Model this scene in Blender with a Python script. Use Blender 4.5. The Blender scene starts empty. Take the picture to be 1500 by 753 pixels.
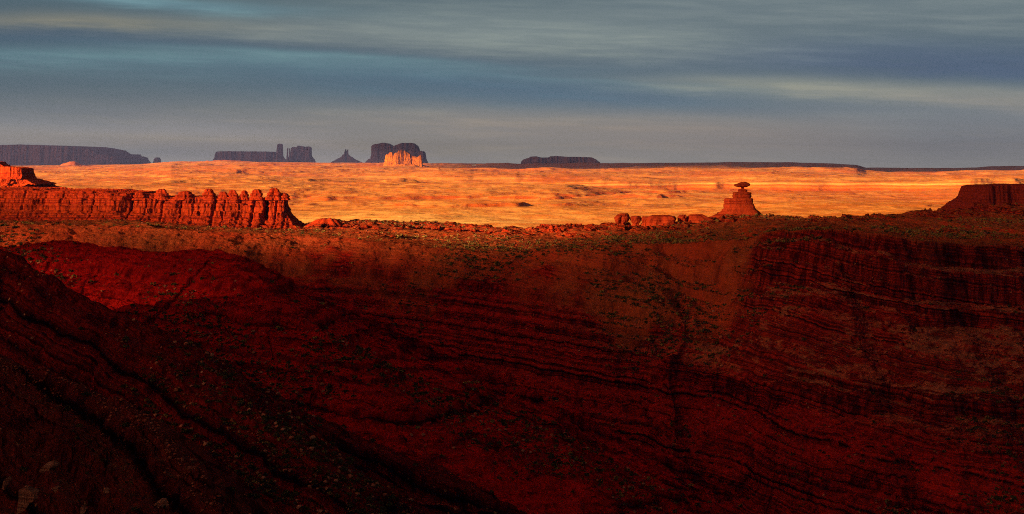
import bpy, bmesh, math, random
import numpy as np
from mathutils import Vector

# ------------------------------------------------------------------ camera, sky, sun, exposure
K = 1.0 / 2799.0            # one photo pixel (1500 wide) at one metre
SC = bpy.context.scene
COL = SC.collection
cam_d = bpy.data.cameras.new("camera")
cam = bpy.data.objects.new("camera", cam_d)
COL.objects.link(cam)
cam.location = (0, 0, 0)
cam.rotation_euler = (math.radians(90), 0, 0)
cam_d.sensor_width = 36.0
cam_d.lens = 36.0 * 2799.0 / 1500.0
cam_d.shift_y = -138.5 / 1500.0
cam_d.clip_start = 1.0
cam_d.clip_end = 200000.0
SC.camera = cam

SUN_EL, SUN_AZ = math.radians(11.0), math.radians(50.0)     # azimuth measured from straight behind towards the left
SDIR = np.array([-math.sin(SUN_AZ) * math.cos(SUN_EL), -math.cos(SUN_AZ) * math.cos(SUN_EL), math.sin(SUN_EL)])
sun_d = bpy.data.lights.new("sun", 'SUN')
sun_d.energy = 5.0
sun_d.angle = math.radians(0.5)
sun_d.color = (1.0, 0.66, 0.36)
sun = bpy.data.objects.new("sun", sun_d)
COL.objects.link(sun)
sun.rotation_euler = Vector(-SDIR).to_track_quat('-Z', 'Y').to_euler()

EXPO = 2.35
SC.view_settings.view_transform = 'Standard'
SC.view_settings.look = 'None'
SC.view_settings.exposure = EXPO
SC.view_settings.gamma = 1.0
SC.view_settings.use_curve_mapping = False
SC.render.engine = 'CYCLES'
SC.cycles.use_denoising = False
SC.cycles.filter_width = 1.05
SC.cycles.max_bounces = 5
SC.cycles.diffuse_bounces = 2
SC.cycles.volume_bounces = 0
SC.cycles.transparent_max_bounces = 12


class NT:
    """small helper for writing node trees"""
    def __init__(self, tree):
        self.t = tree
        tree.nodes.clear()

    def n(self, typ, **kw):
        nd = self.t.nodes.new(typ)
        for k, v in kw.items():
            setattr(nd, k, v)
        return nd

    def put(self, sock, v):
        if hasattr(v, 'is_output'):
            self.t.links.new(v, sock)
        elif v is not None:
            if isinstance(v, (tuple, list)) and sock.type == 'RGBA' and len(v) == 3:
                v = (*v, 1.0)
            sock.default_value = v

    def m(self, op, a, b=None, c=None, clamp=False):
        nd = self.n('ShaderNodeMath', operation=op, use_clamp=clamp)
        for s, v in zip(nd.inputs, (a, b, c)):
            self.put(s, v)
        return nd.outputs[0]

    def mix(self, f, a, b, blend='MIX'):
        nd = self.n('ShaderNodeMix', data_type='RGBA', blend_type=blend)
        self.put(nd.inputs[0], f)
        self.put(nd.inputs[6], a)
        self.put(nd.inputs[7], b)
        return nd.outputs[2]

    def noise(self, vec, scale, detail=3.0, rough=0.55, dim='3D', w=None):
        nd = self.n('ShaderNodeTexNoise', noise_dimensions=dim)
        if vec is not None and dim != '1D':
            self.put(nd.inputs['Vector'], vec)
        if w is not None:
            self.put(nd.inputs['W'], w)
        nd.inputs['Scale'].default_value = scale
        nd.inputs['Detail'].default_value = detail
        nd.inputs['Roughness'].default_value = rough
        return nd.outputs[0]

    def voro(self, vec, scale, rnd=1.0):
        nd = self.n('ShaderNodeTexVoronoi', feature='F1')
        self.put(nd.inputs['Vector'], vec)
        nd.inputs['Scale'].default_value = scale
        nd.inputs['Randomness'].default_value = rnd
        return nd

    def ramp(self, f, stops, interp='LINEAR'):
        nd = self.n('ShaderNodeValToRGB')
        nd.color_ramp.interpolation = interp
        el = nd.color_ramp.elements
        while len(el) < len(stops):
            el.new(0.5)
        for e, (p, c) in zip(el, stops):
            e.position = p
            e.color = (*c, 1.0) if len(c) == 3 else c
        self.put(nd.inputs[0], f)
        return nd.outputs[0]

    def rng(self, v, a, b, c=0.0, d=1.0, smooth=False):
        nd = self.n('ShaderNodeMapRange', clamp=True)
        if smooth:
            nd.interpolation_type = 'SMOOTHSTEP'
        for s, x in zip(nd.inputs, (v, a, b, c, d)):
            self.put(s, x)
        return nd.outputs[0]

    def vec(self, x, y, z):
        nd = self.n('ShaderNodeCombineXYZ')
        for s, v in zip(nd.inputs, (x, y, z)):
            self.put(s, v)
        return nd.outputs[0]

    def sep(self, v):
        nd = self.n('ShaderNodeSeparateXYZ')
        self.put(nd.inputs[0], v)
        return nd.outputs

    def vm(self, op, a, b=None):
        nd = self.n('ShaderNodeVectorMath', operation=op)
        self.put(nd.inputs[0], a)
        if b is not None:
            self.put(nd.inputs[1], b)
        return nd.outputs[0]


def s2l(c):
    return tuple((v / 255.0 / 12.92) if v / 255.0 <= 0.04045 else ((v / 255.0 + 0.055) / 1.055) ** 2.4 for v in c)


def build_world():
    w = bpy.data.worlds.new("World")
    SC.world = w
    w.use_nodes = True
    g = NT(w.node_tree)
    out = g.n('ShaderNodeOutputWorld')
    sky = g.n('ShaderNodeTexSky', sky_type='NISHITA')
    sky.sun_disc = False
    sky.sun_elevation = SUN_EL
    sky.sun_rotation = math.atan2(SDIR[0], SDIR[1])
    bg_sky = g.n('ShaderNodeBackground')
    g.put(bg_sky.inputs[0], sky.outputs[0])
    bg_sky.inputs[1].default_value = 0.05
    # stratus cloud as a function of direction: azimuth a and elevation e, in thousandths of a radian
    tc = g.n('ShaderNodeTexCoord')
    x, y, z = g.sep(tc.outputs['Generated'])
    az = g.m('MULTIPLY', g.m('ARCTAN2', x, y), 1000.0)
    el = g.m('MULTIPLY', g.m('ARCSINE', z), 1000.0)
    warp = g.m('SUBTRACT', g.noise(g.vec(g.m('MULTIPLY', az, 0.008), g.m('MULTIPLY', el, 0.03), 0.0), 1.0, 4.0, 0.55), 0.5)
    elw = g.m('ADD', el, g.m('MULTIPLY', warp, 9.0))
    fine = g.noise(g.vec(g.m('MULTIPLY', az, 0.018), g.m('MULTIPLY', g.m('ADD', el, g.m('MULTIPLY', az, 0.03)), 0.22), 3.0), 1.0, 5.0, 0.6)
    broad = g.noise(g.vec(g.m('MULTIPLY', az, 0.0045), g.m('MULTIPLY', g.m('ADD', el, g.m('MULTIPLY', az, 0.03)), 0.05), 8.0), 1.0, 3.0, 0.5)
    X = 2.0 ** EXPO
    elw = g.m('ADD', elw, g.m('MULTIPLY', g.m('SUBTRACT', fine, 0.5), 5.0))

    def c(rgb):
        return tuple(v / X for v in s2l(rgb))
    colr = g.ramp(g.m('DIVIDE', elw, 400.0, clamp=True), [
        (0.0, c((146, 146, 144))), (0.03, c((146, 144, 141))), (0.06, c((124, 129, 132))), (0.10, c((86, 106, 115))),
        (0.15, c((74, 94, 106))), (0.22, c((80, 96, 104))), (0.45, c((78, 90, 100))), (1.0, c((66, 76, 86)))])

    def band(col, e0, slope, sig, a0, aw, strength, soft_up=None, k=4.0):
        """a streak of cloud: height e0 at azimuth a0, tilting by slope, sig thick, aw wide"""
        nonlocal colr
        d = g.m('SUBTRACT', elw if k > 3 else el, g.m('ADD', e0, g.m('MULTIPLY', g.m('SUBTRACT', az, a0), slope)))
        q = g.m('DIVIDE', d, sig)
        if soft_up:
            q = g.m('MULTIPLY', q, g.m('ADD', 1.0, g.m('MULTIPLY', g.m('GREATER_THAN', d, 0.0), soft_up - 1.0)))
        f = g.m('EXPONENT', g.m('MULTIPLY', g.m('MULTIPLY', q, q), -1.0))
        p = g.m('DIVIDE', g.m('SUBTRACT', az, a0), aw)
        f = g.m('MULTIPLY', f, g.m('EXPONENT', g.m('MULTIPLY', g.m('MULTIPLY', p, p), -1.0)))
        mod = g.rng(fine, 0.3, 0.68, 0.68, 1.2)
        f = g.m('MULTIPLY', g.m('MULTIPLY', f, mod), strength, clamp=True)
        colr = g.mix(f, colr, c(col))

    def P(px, py):
        return (px - 750) * K * 1000, (238 - py) * K * 1000
    for (col, px, py, slope, sig, aw, st, su) in [
        ((58, 84, 106), 200, 60, -0.03, 6.5, 200, 1.05, None),       # dark blue lane on the left
        ((54, 80, 104), 720, 93, -0.07, 5, 130, 1.0, None),
        ((52, 80, 114), 1330, 90, -0.03, 12, 150, 1.15, None),     # dark blue lane on the right
        ((140, 136, 130), 520, 52, -0.04, 7, 120, 0.9, None),     # grey brown veil
        ((150, 148, 140), 800, 50, -0.05, 13, 120, 1.0, None),
        ((132, 132, 132), 1250, 20, -0.03, 14, 200, 0.8, None),
        ((156, 136, 114), 110, 38, -0.01, 4.0, 75, 0.8, None),    # warm streak top left
        ((122, 150, 154), 235, 7, -0.05, 3.5, 70, 0.9, None),     # pale cyan gap
        ((108, 138, 142), 120, 84, -0.03, 9, 190, 0.85, 2.6),     # bright edged veil below the lane
        ((118, 146, 148), 470, 84, -0.05, 6, 85, 0.9, 2.6),
        ((112, 140, 144), 830, 117, -0.06, 3.2, 130, 0.9, 2.2),
        ((66, 100, 122), 620, 122, -0.04, 9, 150, 0.7, None),     # blue gap
        ((70, 104, 126), 860, 140, -0.05, 9, 110, 0.7, None),
        ((166, 154, 136), 1210, 134, -0.05, 5, 90, 1.0, None),    # warm streak right
        ((160, 146, 132), 1490, 152, -0.06, 6, 80, 1.0, None),
        ((88, 98, 106), 120, 150, -0.02, 14, 150, 0.6, None),
        ((150, 140, 130), 830, 182, -0.03, 7, 190, 0.8, None),    # dusty band over the horizon
        ((132, 130, 122), 150, 200, -0.03, 5, 140, 0.8, 1.6),
        ((134, 132, 124), 480, 214, -0.01, 6, 120, 0.6, None),
        ((104, 116, 124), 130, 222, 0.0, 4, 90, 0.6, None),
        ((128, 122, 122), 1200, 195, -0.02, 9, 170, 0.5, None),
        ((104, 116, 128), 1430, 200, 0.0, 16, 90, 0.8, None),
    ]:
        a0, e0 = P(px, py)
        band(col, e0, slope, sig, a0, aw, st, su)
    colr = g.mix(g.rng(broad, 0.35, 0.7, 0.0, 0.45), colr, g.mix(1.0, colr, (0.80, 0.84, 0.92), 'MULTIPLY'))
    colr = g.mix(g.rng(fine, 0.46, 0.72, 0.0, 0.7), colr, g.mix(1.0, colr, (1.32, 1.24, 1.13), 'MULTIPLY'))
    colr = g.mix(1.0, colr, g.mix(g.rng(el, 6.0, 42.0, smooth=True), (1.10, 1.05, 1.0), (0.64, 0.82, 0.94)), 'MULTIPLY')
    dt = g.n('ShaderNodeVectorMath', operation='DOT_PRODUCT')
    g.put(dt.inputs[0], tc.outputs['Generated'])
    dt.inputs[1].default_value = tuple(SDIR)
    gl = g.m('EXPONENT', g.m('MULTIPLY', g.m('SUBTRACT', dt.outputs['Value'], 1.0), 9.0))
    colr = g.mix(1.0, colr, g.mix(gl, (0, 0, 0), (0.36, 0.17, 0.075)), 'ADD')
    bg = g.n('ShaderNodeBackground')
    g.put(bg.inputs[0], colr)
    bg.inputs[1].default_value = 1.0
    # thin blue of the clear sky through the cloud cover
    mx = g.n('ShaderNodeMixShader')
    mx.inputs[0].default_value = 0.96
    g.t.links.new(bg_sky.outputs[0], mx.inputs[1])
    g.t.links.new(bg.outputs[0], mx.inputs[2])
    g.t.links.new(mx.outputs[0], out.inputs['Surface'])


build_world()


# ------------------------------------------------------------------ noise on arrays
def _hash(ix, iy, seed):
    h = (ix.astype(np.uint32) * np.uint32(374761393)) ^ (iy.astype(np.uint32) * np.uint32(668265263)) ^ np.uint32((seed * 2246822519 + 97) & 0xffffffff)
    h = (h ^ (h >> np.uint32(13))) * np.uint32(1274126177)
    h = h ^ (h >> np.uint32(16))
    h = (h * np.uint32(2654435761))
    h = h ^ (h >> np.uint32(15))
    return h.astype(np.float32) * np.float32(2.0 / 4294967295.0) - np.float32(1.0)


def vn(x, y, seed=0):
    x = np.asarray(x, dtype=np.float64)
    y = np.asarray(y, dtype=np.float64)
    x, y = np.broadcast_arrays(x, y)
    fx, fy = np.floor(x), np.floor(y)
    ix, iy = fx.astype(np.int64), fy.astype(np.int64)
    tx, ty = (x - fx).astype(np.float32), (y - fy).astype(np.float32)
    tx = tx * tx * tx * (tx * (tx * 6 - 15) + 10)
    ty = ty * ty * ty * (ty * (ty * 6 - 15) + 10)
    a = _hash(ix, iy, seed)
    b = _hash(ix + 1, iy, seed)
    c = _hash(ix, iy + 1, seed)
    d = _hash(ix + 1, iy + 1, seed)
    return (a + (b - a) * tx) * (1 - ty) + (c + (d - c) * tx) * ty


def fbm(x, y, octv=4, seed=0, gain=0.5):
    s, amp, f, tot = 0.0, 1.0, 1.0, 0.0
    for o in range(octv):
        s = s + amp * vn(x * f + 17.3 * o, y * f - 9.1 * o, seed + o)
        tot += amp
        amp *= gain
        f *= 2.07
    return s / tot * 1.6


def ridged(x, y, octv=4, seed=0):
    s, amp, f, tot = 0.0, 1.0, 1.0, 0.0
    for o in range(octv):
        s = s + amp * (1 - 2.2 * np.abs(vn(x * f + 5.7 * o, y * f + 3.3 * o, seed + o)))
        tot += amp
        amp *= 0.5
        f *= 2.1
    return s / tot


def cell(x, y, seed=0):
    return _hash(np.floor(x).astype(np.int64), np.floor(y).astype(np.int64), seed)


def sst(a, b, x):
    t = np.clip((x - a) / (b - a), 0, 1)
    return t * t * (3 - 2 * t)


def smax(a, b, k):
    h = np.clip(0.5 + 0.5 * (a - b) / k, 0, 1)
    return b + (a - b) * h + k * h * (1 - h)


def ip(x, pts):
    p = np.array(pts, dtype=float)
    return np.interp(x, p[:, 0], p[:, 1])


def at(px, py, d):
    """photo pixel and distance -> world point"""
    return ((px - 750) * K * d, d, (238 - py) * K * d)


# ------------------------------------------------------------------ shape of the land
_r = random.Random(5)
_hi, _ho = [-700.0], [-700.0]
while _hi[-1] < 250:
    b = _r.choice([3, 4, 5, 7, 9, 12])
    hard = _r.uniform(0.14, 0.3)
    rise = _r.uniform(0.6, 0.85)
    _hi += [_hi[-1] + b * (1 - hard), _hi[-1] + b]
    _ho += [_ho[-1] + b * (1 - rise), _ho[-1] + b]


def terrace(h, k):
    return h + np.where((h > -690) & (h < 240), np.interp(h, _hi, _ho) - h, 0.0) * k


def dip(x, y):
    """height of a chosen bed: flat on the left, plunging to the right"""
    t = (x + 60) / 90.0
    return -0.17 * 90.0 * np.logaddexp(0, t) + 3.0 * fbm(x / 160.0, y / 300.0, 2, 71)


Y_RIM = [(-300, 330), (0, 328), (200, 333), (330, 340), (430, 346), (520, 350), (620, 362), (720, 369), (850, 364), (1000, 357), (1090, 350), (1140, 337), (1220, 335), (1293, 341), (1380, 353), (1500, 361), (1800, 385)]
D_RIM = [(-300, 1700), (200, 1720), (420, 1740), (560, 1720), (720, 1690), (850, 1660), (1000, 1610), (1120, 1560), (1250, 1520), (1380, 1500), (1500, 1490), (1800, 1450)]
Y_FAR = [(-300, 318), (0, 319), (190, 321), (300, 331), (420, 334), (450, 328), (480, 324), (540, 322), (600, 325), (660, 328), (760, 332), (850, 333), (905, 330), (950, 329), (1000, 326), (1060, 318), (1110, 317), (1180, 319), (1250, 316), (1300, 313), (1380, 306), (1440, 302), (1500, 300), (1800, 292)]
D_FAR = 2240.0
Y_HOR = [(-500, 245), (0, 243), (150, 242), (210, 240.5), (250, 238), (320, 237.3), (400, 238), (480, 239), (600, 239.6), (700, 240), (880, 240.3), (950, 239.6), (1100, 238.3), (1220, 240), (1255, 242), (1268, 246), (1300, 246.5), (1430, 246.5), (1455, 245), (1500, 244.6), (2000, 245)]


def drop(s, u, x=None):
    """how far the canyon wall has fallen s metres in front of its rim"""
    right = ip(s, [(-1, 0), (0, 0), (4, 18), (17, 22), (21, 44), (35, 48), (39, 60), (54, 64), (140, 100), (150, 101), (158, 116), (172, 119), (250, 160), (258, 172), (420, 245), (900, 330)])
    if x is not None:
        r2 = ip(s, [(-1, 0), (0, 0), (3, 6), (16, 9), (22, 24), (25, 26), (30, 40), (50, 49), (54, 56), (70, 63), (138, 96), (160, 106), (168, 124), (240, 150), (262, 168), (420, 245), (900, 330)])
        right = right + (r2 - right) * np.clip(0.5 + 1.3 * fbm(x / 70, x * 0 + 5, 3, 67), 0, 1)
    mid = ip(s, [(-1, 0), (0, 0), (30, 9), (70, 27), (130, 62), (200, 104), (280, 152), (360, 195), (480, 250), (900, 330)])
    w = sst(830, 1130, u)
    return mid + (right - mid) * w


def seg_ridge(X, Y, pts, slope_front, slope_back, seed, wob=0.0):
    """a spur: highest of the cones that fall from a crest line through pts (photo x, photo y, distance)"""
    P = np.array([at(*p) for p in pts])
    best = np.full(X.shape, -900.0)
    along = np.zeros(X.shape)
    side = np.zeros(X.shape)
    acc = 0.0
    for a, b in zip(P[:-1], P[1:]):
        ab = b[:2] - a[:2]
        L = math.hypot(*ab)
        t = np.clip(((X - a[0]) * ab[0] + (Y - a[1]) * ab[1]) / (L * L), 0, 1)
        dx, dy = X - (a[0] + t * ab[0]), Y - (a[1] + t * ab[1])
        dist = np.hypot(dx, dy)
        front = dy < 0
        sl = np.where(front, slope_front, slope_back)
        fall = sl * dist * (0.62 + 0.38 * np.clip(dist / 45.0, 0, 1))
        z = a[2] + t * (b[2] - a[2]) - fall
        m = z > best
        best = np.where(m, z, best)
        along = np.where(m, acc + t * L, along)
        side = np.where(m, dist, side)
        acc += L
    g = ridged(along / 62.0 + 0.25 * fbm(X / 60, Y / 60, 2, seed + 9), side / 300.0 + 3.0, 3, seed)
    best = best + (g - 0.2) * np.clip(side, 0, 90) * 0.18 + wob * fbm(X / 40, Y / 40, 4, seed + 3)
    return best


SPUR_RED = [(-500, 352, 1420), (-100, 356, 1400), (20, 359, 1380), (100, 352, 1370), (170, 362, 1350), (235, 369, 1330), (320, 364, 1310), (345, 380, 1285), (400, 425, 1240), (470, 482, 1190), (540, 560, 1130), (640, 690, 1060), (740, 830, 1000)]
SPUR_DARK = [(-700, 280, 1100), (-150, 315, 1070), (0, 365, 1040), (60, 397, 1020), (130, 436, 1000), (200, 468, 985), (260, 492, 970), (330, 545, 930), (430, 640, 880), (520, 740, 830), (640, 900, 780)]
SPUR_NEAR = [(-700, 380, 720), (-150, 475, 690), (0, 515, 660), (90, 556, 640), (160, 580, 625), (210, 608, 605), (260, 662, 580), (330, 753, 550), (420, 880, 520)]


def plain_z(X, Y, u):
    ly = np.log(np.maximum(Y, 1000.0))
    zh = (238 - ip(u, Y_HOR)) * K * 20000.0
    t = sst(math.log(3300), math.log(20000), ly)
    t2 = np.clip((ly - math.log(3600)) / (math.log(19000) - math.log(3600)), 0, 1) ** 0.9
    left = -104 + (zh + 104) * t2
    de = 6300 + 500 * fbm(X / 1100, Y / 1100, 3, 31) + 160 * np.abs(vn(X / 260, Y / 900, 33))
    tr = np.clip((ly - math.log(6900)) / (math.log(19000) - math.log(6900)), 0, 1)
    hc = Y - de
    right = -104 + 5 * sst(3600, 5600, Y) + 14 * sst(-700, -40, hc) + 26 * (1 + 0.3 * fbm(X / 520, Y / 900, 3, 35)) * sst(0, 130, hc) - 0 + (zh + 59) * tr
    w = sst(740, 930, u + 60 * fbm(X / 500, Y / 500, 2, 12))
    z = left + (right - left) * w
    amp = sst(2600, 4200, Y) * (1 - 0.2 * w)
    far = sst(16000, 19500, Y)
    rel = 15 * fbm(X / 900, Y / 900, 4, 41) + 9 * ridged(X / 420, Y / 420, 4, 45) + 22 * np.clip(ridged(X / 1700, Y / 1900, 3, 47) - 0.45, 0, 1) * (1 - w)
    z = z + amp * rel * (1 - 0.75 * far)
    z = z + amp * (1 - far) * (3.0 * fbm(X / 110, Y / 110, 3, 53) + 5.0 * ridged(X / 230, Y / 300, 3, 55) * sst(-0.2, 0.5, fbm(X / 900, Y / 1200, 2, 57)))
    # low brown hills on the flat
    for (px, d, r, h) in [(105, 16500, 170, 52), (82, 15600, 260, 16), (590, 6000, 130, 17), (560, 5700, 90, 8), (330, 8600, 230, 18), (950, 5000, 180, 14), (985, 5000, 260, 8), (1240, 4300, 300, 14), (640, 9500, 300, 14), (1020, 4000, 160, 8)]:
        cx = (px - 750) * K * d
        rr = np.hypot(X - cx, (Y - d) * 0.7) / r
        z = z + h * np.clip(1 - rr, 0, 1) ** 1.2 * (1 + 0.25 * fbm(X / 60, Y / 60, 3, 51))
    zt = terrace(z * 1.0, 1.0)
    z = z + (zt - z) * 0.55 * amp * (1 - far)
    # the country behind the last rise lies lower
    z = z + (-185 - z) * sst(20500, 25000, Y)
    return z


LAST = {}


def land(X, Y, detail=True):
    """height and owner of the ground at X, Y; owner: 0 plain, 1 bench, 2 canyon wall, 3 red spur, 4 dark spur, 5 near spur"""
    u = 750 + X / (Y * K)
    dr = ip(u, D_RIM)
    drn = dr + (26 * fbm(X / 130, 0 * Y + 3.0, 4, 7) + 30 * np.clip(ridged(X / 150, 0 * Y, 2, 9), -1, 1)) * sst(850, 1050, u) + (5 + 9 * sst(800, 1000, u)) * fbm(X / 60, Y / 60, 3, 8)
    zr = (238 - ip(u, Y_RIM)) * K * dr
    zf = (238 - ip(u, Y_FAR)) * K * D_FAR
    # bench between the rim and its far edge
    tb = np.clip((Y - dr) / (D_FAR - dr), 0, 1)
    mid = (zr + zf) / 2
    bench = zr + (zf - zr) * tb
    sag = ip(u, [(-300, 0), (380, 0), (520, -4), (700, -5), (900, -3), (1100, -3), (1500, -4)])
    bench = bench + sag * np.sin(np.pi * tb)
    bench = bench + 3.2 * fbm(X / 85, Y / 120, 4, 21) * sst(0.0, 0.12, tb) * (1 - 0.6 * sst(0.9, 1.0, tb)) + 0.8 * fbm(X / 16, Y / 16, 3, 23)
    # broken ledge of blocks along the far edge
    ex = X + 6 * fbm(X / 25, Y / 25, 2, 24)
    ey = Y + 6 * fbm(X / 25, Y / 25, 2, 25)
    blk = cell(ex / 9.0, ey / 14.0, 26) * 0.6 + cell(ex / 4.0, ey / 6.0, 27) * 0.4
    edge = D_FAR + 16 * fbm(X / 70, Y * 0, 3, 28)
    bench = bench + (3.6 * blk) * sst(edge - 210, edge - 110, Y) * sst(-0.5, 0.2, fbm(X / 60, Y / 40, 2, 29) + 0.25)
    bench = bench - 45 * sst(edge + 20, edge + 130, Y)
    s = drn - Y
    wall = zr - drop(np.maximum(s + 4 * fbm(X / 16, Y / 40, 4, 68) * np.clip(s / 10, 0, 1), 0), u, X)
    wall_slope = np.where(u > 950, (drop(np.maximum(s, 0) + 4, u) - drop(np.maximum(s - 4, 0), u)) / 8.0, 1.0)
    g = ridged(X / 75.0 + 0.3 * fbm(X / 70, Y / 70, 2, 61), s / 500.0, 3, 63)
    wall = wall + (g - 0.15) * np.clip(s - 20 - 45 * sst(1000, 800, u), 0, 110) * 0.125 * (1 - 0.5 * sst(900, 1100, u)) + 2.2 * fbm(X / 35, Y / 35, 3, 65) * np.clip(s / 40, 0, 1)
    z = np.where(s > 0, wall, bench)
    own = np.where(s > 0, 2, 1)
    pl = plain_z(X, Y, u)
    z2 = np.where(Y > D_FAR + 40, np.maximum(z, pl), z)
    own = np.where((Y > D_FAR + 40) & (pl >= z), 0, own)
    bl = sst(2450, 2600, Y)
    z2 = z2 + (pl - z2) * bl
    own = np.where(Y > 2500, 0, own)
    z = z2
    apron = ip(u, [(-300, 95), (250, 90), (330, 80), (400, 65), (520, 70), (620, 62), (720, 55), (850, 70), (905, 120), (960, 110), (1010, 75), (1090, 35), (1150, -30), (1900, -30)]) * (1 + 0.35 * fbm(X / 40, Y / 40, 3, 77))
    scree = np.where(own == 2, 1 - sst(-30, 30, s - apron + 30 * fbm(X / 25, Y / 25, 4, 78)), np.where(own == 1, 1.0, 0.0))
    LAST['scree'] = scree
    pln = dip(X, Y)
    if detail:
        k = np.where(own == 2, 0.85, np.where(own == 1, 0.5, 0.0)) * np.clip((np.abs(s) - 4) / 12, 0, 1) * (1 - 0.8 * sst(1.0, 0.55, wall_slope))
        soft = sst(560, 760, u) + sst(24, 60, s)
        k = k * np.where(own == 2, np.clip(soft, 0.25, 1), 1)
        z = pln + terrace(z - pln + 1.2 * fbm(X / 50, Y / 50, 2, 81), 1) * k + (z - pln) * (1 - k)
    stra = z - pln
    r1 = seg_ridge(X, Y, SPUR_RED, 0.52, 0.5, 101, 1.0)
    r2 = seg_ridge(X, Y, SPUR_DARK, 0.62, 0.6, 111, 1.6)
    r3 = seg_ridge(X, Y, SPUR_NEAR, 0.78, 0.7, 121, 1.8)
    for i, (r, kk) in enumerate(((r1, 0.5), (r2, 0.7), (r3, 0.8))):
        if detail:
            hh = r - pln * (1 - 0.5 * i) + 1.2 * fbm(X / 40, Y / 40, 2, 83 + i) + (0.05, 0.38, 0.45)[i] * X
            r = r + (terrace(hh, 1) - hh) * kk
            stra = np.where(r > z, hh, stra)
        r = np.where(Y > 2000, -900.0, r)
        own = np.where(r > z, 3 + i, own)
        z = smax(r, z, 3.0)
    if detail:
        z = z + (0.9 * fbm(X / 9, Y / 9, 3, 91) + 2.6 * np.clip(cell(ex / 4.2, ey / 4.2, 92) - 0.45, 0, 1) * sst(-0.25, 0.35, fbm(X / 45, Y / 45, 3, 93)) + 0.8 * np.clip(cell(ex / 2.2, ey / 2.4, 94) - 0.3, 0, 1)) * np.where(own >= 3, 1.0, 0.75) * (1 - sst(2300, 2600, Y))
    return z, own, stra


# ------------------------------------------------------------------ materials
def principled(g, rough=0.95):
    b = g.n('ShaderNodeBsdfPrincipled')
    b.inputs['Roughness'].default_value = rough
    b.inputs['Specular IOR Level'].default_value = 0.0
    o = g.n('ShaderNodeOutputMaterial')
    g.t.links.new(b.outputs[0], o.inputs['Surface'])
    return b


def new_mat(name):
    m = bpy.data.materials.new(name)
    m.use_nodes = True
    return m, NT(m.node_tree)


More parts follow.
